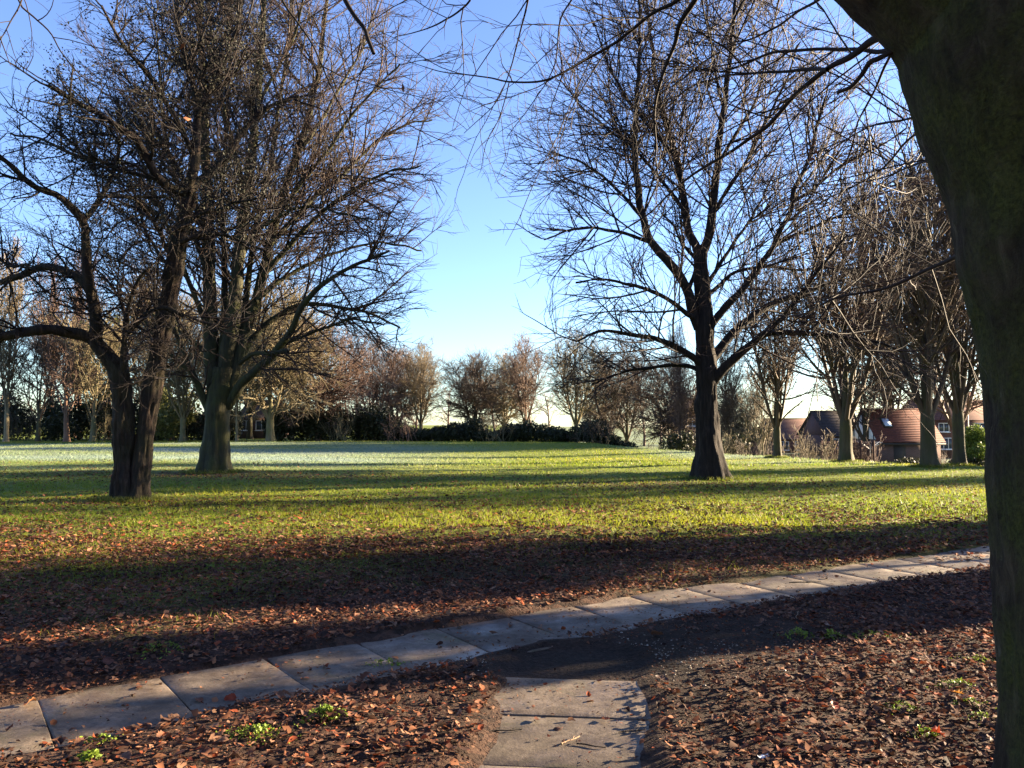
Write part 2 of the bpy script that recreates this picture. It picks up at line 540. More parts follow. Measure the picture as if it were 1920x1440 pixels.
def build_ground():
    xs = graded(-700, 700, -4.5, 5.5, 0.08, 1.07)
    ys = graded(-60, 900, 2.8, 8.5, 0.06, 1.045)
    X, Y = np.meshgrid(xs, ys)
    Z = gz(X, Y)
    V = np.stack([X, Y, Z], -1).reshape(-1, 3)
    nx, ny = len(xs), len(ys)
    i = (np.arange(ny - 1)[:, None] * nx + np.arange(nx - 1)[None, :])
    F = np.stack([i, i + 1, i + nx + 1, i + nx], -1).reshape(-1, 4)
    xr, yr = X.ravel(), Y.ravel()
    at = dict(grass=m_grass(xr, yr), frost=m_frost(xr, yr), litter=m_litter(xr, yr), mud=m_mud(xr, yr))
    m, nt, b = new_mat('park_ground')
    L = nt.links
    tc = N_(nt, 'ShaderNodeTexCoord')
    def A(nm): return N_(nt, 'ShaderNodeAttribute', attribute_name=nm).outputs['Fac']
    def noise(s, det=5.0, r=0.6):
        n = N_(nt, 'ShaderNodeTexNoise', Scale=s, Detail=det, Roughness=r); L.new(tc.outputs['Object'], n.inputs['Vector']); return n.outputs[0]
    def mix(f, a, c):
        mx = N_(nt, 'ShaderNodeMix', data_type='RGBA'); L.new(f, mx.inputs[0])
        for s, v in ((6, a), (7, c)):
            if isinstance(v, tuple): mx.inputs[s].default_value = (*v, 1)
            else: L.new(v, mx.inputs[s])
        return mx.outputs[2]
    def mth(op, a, c):
        n = N_(nt, 'ShaderNodeMath', operation=op, use_clamp=True)
        for s, v in ((0, a), (1, c)):
            if isinstance(v, float): n.inputs[s].default_value = v
            else: L.new(v, n.inputs[s])
        return n.outputs[0]
    fine, mid, big = noise(38.0), noise(9.0), noise(0.9)
    soil = ramp(nt, [(0.3, (0.008, 0.006, 0.005)), (0.55, (0.020, 0.014, 0.010)), (0.75, (0.045, 0.031, 0.022))]); L.new(fine, soil.inputs[0])
    vor = N_(nt, 'ShaderNodeTexVoronoi', Scale=17.0); L.new(tc.outputs['Object'], vor.inputs['Vector'])
    hs = ramp(nt, [(0.0, (0.03, 0.017, 0.013)), (0.35, (0.075, 0.038, 0.026)), (0.7, (0.13, 0.065, 0.042)), (1.0, (0.19, 0.10, 0.065))])
    sepc = N_(nt, 'ShaderNodeSeparateColor'); L.new(vor.outputs['Color'], sepc.inputs[0]); L.new(sepc.outputs[0], hs.inputs[0])
    lf = mth('MULTIPLY', A('litter'), 0.30)
    c = mix(lf, soil.outputs[0], hs.outputs[0])
    c = mix(A('mud'), c, soil.outputs[0])
    gr = ramp(nt, [(0.3, (0.06, 0.085, 0.008)), (0.55, (0.12, 0.15, 0.012)), (0.8, (0.21, 0.22, 0.025))]); L.new(mid, gr.inputs[0])
    gfac = mth('MULTIPLY', A('grass'), 1.0)
    c = mix(gfac, c, gr.outputs[0])
    fr = ramp(nt, [(0.3, (0.13, 0.18, 0.15)), (0.7, (0.23, 0.285, 0.26))]); L.new(mid, fr.inputs[0])
    c = mix(A('frost'), c, fr.outputs[0])
    L.new(c, b.inputs['Base Color'])
    b.inputs['Roughness'].default_value = 0.95
    b.inputs['Specular IOR Level'].default_value = 0.15
    bp = N_(nt, 'ShaderNodeBump', Strength=0.9, Distance=0.03)
    hsum = mth('ADD', fine, mth('MULTIPLY', mid, 0.8))
    L.new(hsum, bp.inputs['Height']); L.new(bp.outputs[0], b.inputs['Normal'])
    g = obj('ground', mesh_np('ground', V, F, True, attrs=at), m)
    tag(g, 'park ground of grass, bare earth and leaf litter', None, None, 'structure')
build_ground()

# ------------------------------------------------------------------ paths of concrete slabs
def slab_material():
    m, nt, b = new_mat('concrete_slab')
    L = nt.links
    tc = N_(nt, 'ShaderNodeTexCoord'); oi = N_(nt, 'ShaderNodeObjectInfo')
    geo = N_(nt, 'ShaderNodeNewGeometry')
    n1 = N_(nt, 'ShaderNodeTexNoise', Scale=5.0, Detail=8.0, Roughness=0.7)
    n2_ = N_(nt, 'ShaderNodeTexNoise', Scale=70.0, Detail=4.0, Roughness=0.7)
    n3 = N_(nt, 'ShaderNodeTexNoise', Scale=1.7, Detail=5.0, Roughness=0.6)
    for n in (n1, n2_, n3): L.new(geo.outputs['Position'], n.inputs['Vector'])
    r = ramp(nt, [(0.28, (0.065, 0.05, 0.037)), (0.5, (0.135, 0.105, 0.078)), (0.72, (0.22, 0.178, 0.14))])
    L.new(n1.outputs[0], r.inputs[0])
    r2 = ramp(nt, [(0.35, (0.7, 0.7, 0.7)), (0.65, (1.12, 1.1, 1.06))]); L.new(n2_.outputs[0], r2.inputs[0])
    mx = N_(nt, 'ShaderNodeMix', data_type='RGBA', blend_type='MULTIPLY'); mx.inputs[0].default_value = 1
    L.new(r.outputs[0], mx.inputs[6]); L.new(r2.outputs[0], mx.inputs[7])
    n4 = N_(nt, 'ShaderNodeTexNoise', Scale=11.0, Detail=7.0, Roughness=0.75, Distortion=1.2); L.new(geo.outputs['Position'], n4.inputs['Vector'])
    r4 = ramp(nt, [(0.44, (0, 0, 0)), (0.66, (0.85, 0.85, 0.85))]); L.new(n4.outputs[0], r4.inputs[0])
    md = N_(nt, 'ShaderNodeMix', data_type='RGBA'); L.new(r4.outputs[0], md.inputs[0]); L.new(mx.outputs[2], md.inputs[6]); md.inputs[7].default_value = (0.05, 0.034, 0.022, 1)
    n5 = N_(nt, 'ShaderNodeTexNoise', Scale=2.4, Detail=6.0, Roughness=0.7, Distortion=.8); L.new(geo.outputs['Position'], n5.inputs['Vector'])
    r5 = ramp(nt, [(0.54, (0, 0, 0)), (0.70, (0.6, 0.6, 0.6))]); L.new(n5.outputs[0], r5.inputs[0])
    m5 = N_(nt, 'ShaderNodeMix', data_type='RGBA'); L.new(r5.outputs[0], m5.inputs[0]); L.new(md.outputs[2], m5.inputs[6]); m5.inputs[7].default_value = (0.075, 0.072, 0.03, 1)
    mx = m5
    mr = N_(nt, 'ShaderNodeMapRange'); mr.inputs[3].default_value = 0.66; mr.inputs[4].default_value = 1.15
    L.new(oi.outputs['Random'], mr.inputs[0])
    m2 = N_(nt, 'ShaderNodeVectorMath', operation='SCALE'); L.new(mx.outputs[2], m2.inputs[0]); L.new(mr.outputs[0], m2.inputs['Scale'])
    L.new(m2.outputs[0], b.inputs['Base Color'])
    rr = ramp(nt, [(0.40, (0.42,) * 3), (0.60, (0.9,) * 3)]); L.new(n3.outputs[0], rr.inputs[0])
    L.new(rr.outputs[0], b.inputs['Roughness'])
    b.inputs['Specular IOR Level'].default_value = 0.35
    bp = N_(nt, 'ShaderNodeBump', Strength=0.4, Distance=0.005)
    L.new(n2_.outputs[0], bp.inputs['Height']); L.new(bp.outputs[0], b.inputs['Normal'])
    return m
M_SLAB = slab_material()

def slab_path(name, C, half, pitch, s0, label, seed):
    g = np.random.default_rng(seed)
    root = bpy.data.objects.new(name, None); COL.objects.link(root)
    tag(root, label, None, None, 'structure')
    seg = np.linalg.norm(np.diff(C, axis=0), axis=1)
    cum = np.concatenate([[0], np.cumsum(seg)])
    s = s0
    while s + pitch < cum[-1] - 0.01:
        mid = s + pitch / 2
        c = np.array([np.interp(mid, cum, C[:, 0]), np.interp(mid, cum, C[:, 1])])
        a = np.array([np.interp(s, cum, C[:, 0]), np.interp(s, cum, C[:, 1])])
        e = np.array([np.interp(s + pitch, cum, C[:, 0]), np.interp(s + pitch, cum, C[:, 1])])
        ang = math.atan2(e[1] - a[1], e[0] - a[0]) + g.normal() * 0.008
        hl, hw = pitch / 2 - 0.0025 - 0.002 * g.random(), half + 0.03
        nu, nv = 8, 12
        u = np.concatenate([[-hl], np.linspace(-hl + .007, hl - .007, nu - 2), [hl]]); v = np.linspace(-hw, hw, nv)
        U, W = np.meshgrid(u, v, indexing='ij')
        Zt = 0.0012 * n2(U * 9 + s * 7, W * 9, 1.0, seed)
        rim = np.zeros_like(U, bool); rim[0] = rim[-1] = True; rim[:, 0] = rim[:, -1] = True
        Zt[0] -= .003; Zt[-1] -= .003
        U = U + rim * 0.004 * n2(U * 30 + s * 11, W * 30, 1, seed + 1); W = W + rim * 0.004 * n2(U * 30, W * 30 + s, 1, seed + 2)
        top = np.stack([U, W, Zt], -1).reshape(-1, 3)
        i = np.arange(nu - 1)[:, None] * nv + np.arange(nv - 1)[None]
        F = [np.stack([i, i + nv, i + nv + 1, i + 1], -1).reshape(-1, 4)]
        ring = [j for j in range(nv)] + [k * nv + nv - 1 for k in range(1, nu)] + [(nu - 1) * nv + j for j in range(nv - 2, -1, -1)] + [k * nv for k in range(nu - 2, 0, -1)]
        low = top[ring].copy(); low[:, 2] = -0.06
        nb = len(top); R = len(ring)
        side = np.array([[ring[q], ring[(q + 1) % R], nb + (q + 1) % R, nb + q] for q in range(R)])
        F.append(side)
        me = mesh_np('slab', np.concatenate([top, low]), F, False)
        o = obj('slab', me, M_SLAB, root)
        o.location = (c[0], c[1], float(base_z(c[0], c[1])) + 0.001 * g.normal())
        o.rotation_euler = (0.0015 * g.normal(), 0.0015 * g.normal(), ang)
        s += pitch
    return root
slab_path('main_path', MAINC, W_MAIN, 0.63, 0.25, 'long concrete slab path crossing the park from left to right', 11)
slab_path('side_path', SIDEC, W_SIDE, 0.60, 0.31, 'short concrete slab path running up from the bottom edge', 12)

# ------------------------------------------------------------------ bark materials
def near_bark():
    m, nt, b = new_mat('mossy_close_bark')
    L = nt.links
    tc = N_(nt, 'ShaderNodeTexCoord')
    mp = N_(nt, 'ShaderNodeMapping'); mp.inputs['Scale'].default_value = (1, 1, .32); L.new(tc.outputs['Object'], mp.inputs[0])
    def noise(s, d, r, v, dist=0.0):
        n = N_(nt, 'ShaderNodeTexNoise', Scale=s, Detail=d, Roughness=r, Distortion=dist); L.new(v, n.inputs['Vector']); return n.outputs[0]
    def mix(f, a, c):
        mx = N_(nt, 'ShaderNodeMix', data_type='RGBA'); L.new(f, mx.inputs[0]); L.new(a, mx.inputs[6])
        if isinstance(c, tuple): mx.inputs[7].default_value = (*c, 1)
        else: L.new(c, mx.inputs[7])
        return mx.outputs[2]
    n1 = noise(14.0, 8.0, .75, mp.outputs[0], .6)
    n2_ = noise(2.6, 5.0, .65, tc.outputs['Object'])
    n3 = noise(70.0, 4.0, .7, tc.outputs['Object'])
    n4 = noise(5.0, 6.0, .7, tc.outputs['Object'], 1.5)
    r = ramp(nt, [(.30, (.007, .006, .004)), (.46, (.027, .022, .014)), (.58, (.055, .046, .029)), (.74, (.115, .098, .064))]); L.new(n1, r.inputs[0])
    mo = ramp(nt, [(.40, (0, 0, 0)), (.60, (.85,) * 3)]); L.new(n2_, mo.inputs[0])
    mc = ramp(nt, [(.35, (.016, .024, .004)), (.65, (.07, .085, .016))]); L.new(n3, mc.inputs[0])
    c = mix(mo.outputs[0], r.outputs[0], mc.outputs[0])
    sp = ramp(nt, [(.62, (0, 0, 0)), (.70, (.7,) * 3)]); L.new(n4, sp.inputs[0])
    c = mix(sp.outputs[0], c, (.006, .005, .005))
    li = ramp(nt, [(.30, (.7,) * 3), (.37, (0, 0, 0))]); L.new(n4, li.inputs[0])
    c = mix(li.outputs[0], c, (.17, .165, .12))
    L.new(c, b.inputs['Base Color']); b.inputs['Roughness'].default_value = .9
    ad = N_(nt, 'ShaderNodeMath', operation='ADD'); L.new(n1, ad.inputs[0])
    m3 = N_(nt, 'ShaderNodeMath', operation='MULTIPLY'); L.new(n3, m3.inputs[0]); m3.inputs[1].default_value = .35; L.new(m3.outputs[0], ad.inputs[1])
    bp = N_(nt, 'ShaderNodeBump', Strength=1.0, Distance=.035); L.new(ad.outputs[0], bp.inputs['Height']); L.new(bp.outputs[0], b.inputs['Normal'])
    return m
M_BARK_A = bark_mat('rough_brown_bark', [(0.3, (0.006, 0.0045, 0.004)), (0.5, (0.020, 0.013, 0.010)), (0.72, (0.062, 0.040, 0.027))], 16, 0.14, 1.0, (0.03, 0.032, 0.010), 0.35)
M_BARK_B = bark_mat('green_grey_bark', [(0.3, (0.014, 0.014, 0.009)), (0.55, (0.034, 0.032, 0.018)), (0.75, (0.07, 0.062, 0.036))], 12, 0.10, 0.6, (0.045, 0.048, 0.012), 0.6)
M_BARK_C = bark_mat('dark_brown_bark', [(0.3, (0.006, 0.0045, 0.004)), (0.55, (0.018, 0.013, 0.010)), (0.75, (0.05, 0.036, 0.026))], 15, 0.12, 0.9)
M_BARK_D = near_bark()
M_TWIG_A = twig_mat('dark_twigs', (0.006, 0.004, 0.0035), (0.016, 0.010, 0.008))
M_TWIG_B = twig_mat('reddish_grey_twigs', (0.014, 0.010, 0.008), (0.044, 0.026, 0.020))
M_TWIG_C = twig_mat('red_brown_twigs', (0.012, 0.008, 0.007), (0.038, 0.021, 0.017))
M_TWIG_D = twig_mat('near_dark_twigs', (0.008, 0.006, 0.005), (0.02, 0.013, 0.011))

# ------------------------------------------------------------------ the four large trees, skeletons surveyed limb by limb
def survey(base, d0, limbs):
    """limbs: (points px,py ; radii in m start,end ; depth change along the limb)"""
    out = []
    for pts, r0, r1, dd in limbs:
        n = len(pts)
        q = [P(px, py, d0 + dd * (i / max(n - 1, 1)) ** 1.2) for i, (px, py) in enumerate(pts)]
        out.append((np.array(q) - base, r0, r1))
    return out

def limb_objects(root, limbs, m, k=12, seed=0, ridge=0.006):
    for i, (p, r0, r1) in enumerate(limbs):
        Ln = np.linalg.norm(np.diff(p, axis=0), axis=1).sum()
        n = max(8, int(Ln / 0.14))
        q = catmull(p, n)
        wob = np.stack([n2(np.arange(n) * 0.33, np.full(n, seed + i * 3.1 + a), 1.0, seed + a) for a in range(3)], -1)
        q[2:-1] += wob[2:-1] * np.linspace(0.02, 0.06, n)[2:-1, None]
        R = r0 + (r1 - r0) * np.linspace(0, 1, n) ** 0.8
        R = R * (1 + 0.10 * n2(np.arange(n) * 0.6, np.full(n, i * 1.7), 1.0, seed + 4))
        V, F = tubes(q[None], R[None], k)
        c = np.repeat(q, k, axis=0)
        nz = vnoise(V / np.array([0.07, 0.07, 0.22]), seed + i)
        V = V + unit(V - c) * (nz * min(ridge, r1 + 0.004))[:, None]
        obj('limb', mesh_np('limb', V, F, True), m, root)

def crown_object(root, groups, m, name='crown', sides=(4, 3, 3, 3)):
    parts = []
    for (Q, R), k in zip(groups, sides):
        if len(Q): parts.append(tubes(Q, R, k))
    V, F = merge(parts)
    return obj(name, mesh_np(name, V, F, True), m, root)

def leaf_cloud(C, rad, n, size, g, squash=1.0, shell=0.35):
    """n leaf quads spread through ellipsoids; C (k,3) centres, rad (k,3)"""
    C = np.asarray(C, float); rad = np.asarray(rad, float)
    w = np.prod(rad, 1) ** 0.66; w /= w.sum()
    i = g.choice(len(C), n, p=w)
    d = unit(g.normal(size=(n, 3)))
    r = g.random(n) ** shell
    c = C[i] + d * rad[i] * r[:, None]
    return leaf_quads(c, size, g, d)

def leaf_quads(c, size, g, out=None, flat=0.0, aspect=0.55):
    n = len(c)
    a = unit(g.normal(size=(n, 3)) * np.array([1, 1, 1 - flat]))
    nb = g.normal(size=(n, 3))
    if out is not None: nb = nb + out * 0.8
    b = unit(np.cross(a, nb))
    s = (size * (0.6 + 0.8 * g.random(n)))[:, None]
    nn = np.cross(a, b)
    V = np.stack([c - a * s, c + b * s * aspect + nn * s * 0.12, c + a * s, c - b * s * aspect + nn * s * 0.12], 1)
    F = np.arange(n * 4).reshape(-1, 4)
    return V.reshape(-1, 3), F

# --- twin-stemmed tree on the left -------------------------------------------------
def tree_twin():
    g = np.random.default_rng(101)
    d = 15.0
    base = P(243, 941, d); base[2] = gz(base[0], base[1]) - 0.03
    root = empty('twin_stem_tree', base, 'rough dark tree with two stems and dense dark crown at left', 'tree')
    def pp(l): return [P(x, y, d) - base for x, y in l]
    tl = pp([(235, 948), (234, 905), (233, 860), (232, 820), (231, 755), (223, 700), (207, 676), (190, 656), (176, 636)])
    V1, F1 = trunk_mesh(tl, [.20, .19, .172, .168, .162, .155, .145, .135, .125], 56, .035, 3, .38, .26, 5, .03, (.045, .30), .07)
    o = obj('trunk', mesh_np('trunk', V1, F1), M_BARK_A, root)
    tr = pp([(257, 948), (260, 900), (264, 860), (268, 820), (276, 755), (286, 700), (297, 635), (311, 566), (319, 514), (326, 476), (336, 425), (345, 388), (352, 357)])
    for i, q in enumerate(tr): q[1] += 0.12 * min(i, 4) / 4
    V2, F2 = trunk_mesh(tr, [.18, .165, .155, .15, .152, .155, .155, .158, .155, .148, .14, .132, .12], 52, .035, 8, .42, .26, 5, .028, (.045, .32), .05)
    obj('trunk', mesh_np('trunk', V2, F2), M_BARK_A, root)
    L = [
        ([(178, 640), (160, 629), (137, 624), (110, 619), (86, 618), (55, 622), (34, 626), (0, 631), (-60, 640), (-150, 650)], .125, .06, -1.2),
        ([(176, 640), (181, 612), (177, 566), (170, 540), (164, 500), (160, 450), (154, 412)], .13, .075, -.3),
        ([(170, 548), (158, 530), (142, 518), (125, 509), (95, 501), (70, 503), (55, 508), (32, 517), (0, 531), (-60, 545)], .10, .05, 1.0),
        ([(154, 412), (140, 395), (107, 367), (75, 354), (45, 335), (15, 308), (-30, 270)], .08, .04, -1.0),
        ([(154, 415), (175, 392), (195, 360), (215, 320), (225, 260), (220, 190)], .06, .02, 1.2),
        ([(55, 506), (48, 495), (30, 500), (15, 497), (0, 488), (-20, 470)], .04, .02, .4),
        ([(228, 720), (233, 690), (234, 635), (237, 583), (250, 550), (262, 525), (276, 505)], .075, .03, -.8),
        ([(234, 632), (250, 612), (268, 596), (285, 583), (310, 578), (345, 592), (380, 605), (425, 615)], .05, .02, -1.0),
        ([(236, 600), (228, 572), (215, 545), (195, 520), (180, 505)], .035, .015, .9),
        ([(290, 690), (312, 690), (340, 672), (360, 640)], .03, .012, -1.0),
        ([(352, 360), (322, 354), (300, 337), (280, 300), (258, 268), (240, 250), (200, 222), (150, 195), (90, 160)], .10, .03, -1.6),
        ([(352, 358), (372, 343), (400, 322), (430, 290), (450, 255), (475, 225), (510, 200), (560, 180)], .10, .03, 1.2),
        ([(354, 352), (366, 310), (370, 260), (370, 200), (360, 150), (340, 90), (330, 30), (325, -60)], .10, .03, .2),
        ([(366, 300), (345, 250), (310, 190), (270, 130), (230, 80), (190, 10)], .06, .02, -1.5),
        ([(370, 220), (400, 160), (430, 100), (450, 30), (460, -50)], .06, .02, 1.6),
        ([(300, 338), (250, 325), (200, 305), (140, 290), (80, 262), (20, 250)], .05, .02, .8),
        ([(335, 428), (350, 420), (385, 400), (430, 385), (480, 372)], .045, .02, -1.4),
        ([(330, 460), (360, 445), (400, 438), (450, 452), (500, 470)], .05, .02, -1.0),
        ([(318, 500), (300, 478), (280, 450), (262, 400), (245, 340)], .045, .02, 1.3),
        ([(322, 490), (300, 440), (285, 410), (262, 385), (235, 372), (200, 370)], .04, .02, -1.6),
    ]
    limbs = survey(base, d, L)
    limb_objects(root, limbs, M_BARK_A, 10, 11, .012)
    Q0, R0 = pad_paths(limbs, 14)
    Q1, R1 = sprout(Q0, R0, 6.6, .10, 1, (1.0, 2.4), (54, 14), 6, .20, [(0, 0, .10), (0, 0, .02)], .024, .008, g)
    Q2, R2 = sprout(Q1, R1, 6.0, .1, 1, (.4, 1.1), (50, 16), 5, .25, (0, 0, .03), .011, .0045, g)
    Q3, R3 = sprout(Q2, R2, 6.5, .1, 1, (.18, .48), (48, 18), 3, .25, (0, 0, .02), .007, .0045, g)
    crown_object(root, [(Q1, R1), (Q2, R2), (Q3, R3)], M_TWIG_A)
    # dark clustered evergreen growth in the upper crown
    zl = Q3[:, 1, 2]
    tips = Q3[:, -1]
    pxz = tips[:, 2]
    x = tips[:, 0]
    w = sstep(4.2, 6.2, pxz + .5 * n2(x, pxz, 1.0, 5)) * (0.35 + 0.65 * sstep(-.15, .35, fbm2(x + tips[:, 1], pxz, 1.1, 6, 2)))
    w *= np.exp(-(np.abs(x - .9) / 2.7) ** 4)
    sel = tips[g.random(len(tips)) < w * .95]
    c = np.repeat(sel, 10, 0) + g.normal(size=(len(sel) * 10, 3)) * .07
    V, F = leaf_quads(c, .023, g)
    obj('foliage', mesh_np('foliage', V, F, False), noise_mat('dark_evergreen_leaf', [(.3, (.006, .008, .004)), (.7, (.016, .017, .008))], 3.0, .7), root)
    # scar knots and hollow at the base
    return root
tree_twin()

# --- tall many-stemmed tree behind it ----------------------------------------------
def tree_lime():
    g = np.random.default_rng(202)
    d = 23.0
    base = P(402, 891, d); base[2] = gz(base[0], base[1]) - 0.04
    root = empty('lime_tree', base, 'tall tree with greenish trunk dividing into many upright stems', 'tree')
    def pp(l): return [P(x, y, d) - base for x, y in l]
    tp = pp([(400, 897), (402, 870), (404, 840), (407, 800), (410, 765), (414, 735), (418, 705), (420, 690)])
    V, F = trunk_mesh(tp, [.39, .37, .355, .34, .34, .35, .36, .33], 60, .05, 5, .5, .42, 6, .022, (.085, .8), .06)
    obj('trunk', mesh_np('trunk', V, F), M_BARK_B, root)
    L = [
        ([(404, 745), (399, 700), (397, 672), (395, 617), (393, 549), (392, 500), (392, 450), (390, 400), (387, 330), (384, 250), (380, 150), (376, 50), (372, -80), (370, -200)], .25, .05, .6),
        ([(420, 740), (424, 690), (428, 650), (434, 617), (441, 550), (446, 500), (450, 450), (454, 412), (462, 362), (472, 290), (480, 200), (488, 100), (494, 0), (500, -150)], .26, .05, -.8),
        ([(430, 740), (442, 690), (452, 640), (466, 600), (482, 560), (494, 510), (506, 455), (520, 400), (534, 355), (556, 290), (580, 210), (600, 110), (612, 0), (620, -120)], .21, .04, 1.2),
        ([(414, 700), (419, 620), (421, 550), (420, 475), (416, 412), (418, 330), (425, 220), (430, 100), (436, -40)], .12, .03, 1.8),
        ([(440, 700), (455, 620), (462, 560), (468, 500), (478, 440), (490, 380), (508, 300), (520, 210), (540, 90), (548, -30)], .12, .03, 2.4),
        ([(425, 762), (437, 745), (450, 724), (464, 708), (498, 680), (526, 648), (547, 617), (564, 578), (590, 545), (625, 520), (680, 490), (730, 470)], .17, .035, -2.0),
        ([(430, 720), (447, 686), (465, 645), (481, 626), (516, 596), (567, 570), (636, 575), (700, 590), (750, 615)], .13, .03, 1.5),
        ([(530, 645), (555, 636), (584, 624), (620, 612), (660, 600), (720, 610)], .06, .02, -1.5),
        ([(447, 684), (470, 666), (488, 662), (515, 661), (540, 659)], .07, .055, -1.4),
        ([(395, 770), (383, 748), (372, 726), (361, 703), (345, 685), (330, 672), (309, 652), (280, 615), (250, 580)], .13, .03, -1.2),
        ([(360, 702), (350, 672), (337, 645), (327, 600), (322, 550), (318, 480), (322, 410)], .09, .025, .8),
        ([(398, 690), (385, 659), (357, 636), (330, 617), (300, 600), (260, 570), (215, 555)], .09, .025, 1.6),
        ([(395, 620), (375, 580), (350, 520), (330, 460), (300, 390), (275, 330), (250, 240)], .09, .025, -1.4),
        ([(393, 520), (375, 470), (355, 420), (330, 340), (310, 250), (300, 140), (290, 20)], .09, .025, 1.6),
        ([(494, 515), (530, 475), (570, 430), (620, 385), (670, 350), (730, 322), (790, 310)], .09, .025, -1.4),
        ([(505, 460), (540, 420), (590, 370), (640, 330), (700, 270), (760, 235), (810, 225)], .09, .025, 1.6),
        ([(520, 402), (560, 350), (600, 300), (650, 230), (700, 170), (750, 120)], .08, .025, -1.2),
        ([(558, 288), (600, 230), (640, 160), (680, 90), (700, 20)], .07, .02, 1.8),
        ([(480, 565), (520, 530), (570, 500), (640, 470), (720, 455), (790, 470)], .08, .025, 2.2),
        ([(462, 362), (440, 280), (420, 200), (400, 90), (390, -30)], .07, .02, -1.6),
        ([(480, 200), (520, 130), (560, 40), (580, -60)], .06, .02, -1.8),
        ([(392, 430), (350, 350), (320, 290), (270, 200), (230, 130)], .07, .02, 2.4),
        ([(446, 500), (470, 450), (500, 420), (560, 390), (640, 400), (700, 420)], .07, .02, -2.6),
    ]
    limbs = survey(base, d, L)
    limb_objects(root, limbs, M_BARK_B, 12, 21, .01)
    Q0, R0 = pad_paths(limbs, 18)
    Q1, R1 = sprout(Q0, R0, 3.4, .13, 1, (1.8, 4.6), (46, 12), 8, .08, [(0, 0, .10), (0, 0, -.07)], .032, .010, g, zmax=18)
    Q2, R2 = sprout(Q1, R1, 3.7, .1, 1, (.9, 2.1), (38, 12), 5, .085, (0, 0, .0), .017, .0075, g, zmax=18)
    Q3, R3 = sprout(Q2, R2, 3.9, .1, 1, (.4, 1.05), (36, 13), 3, .10, (0, 0, .03), .010, .006, g, zmax=17.5)
    crown_object(root, [(Q1, R1), (Q2, R2), (Q3, R3)], M_TWIG_B)
tree_lime()

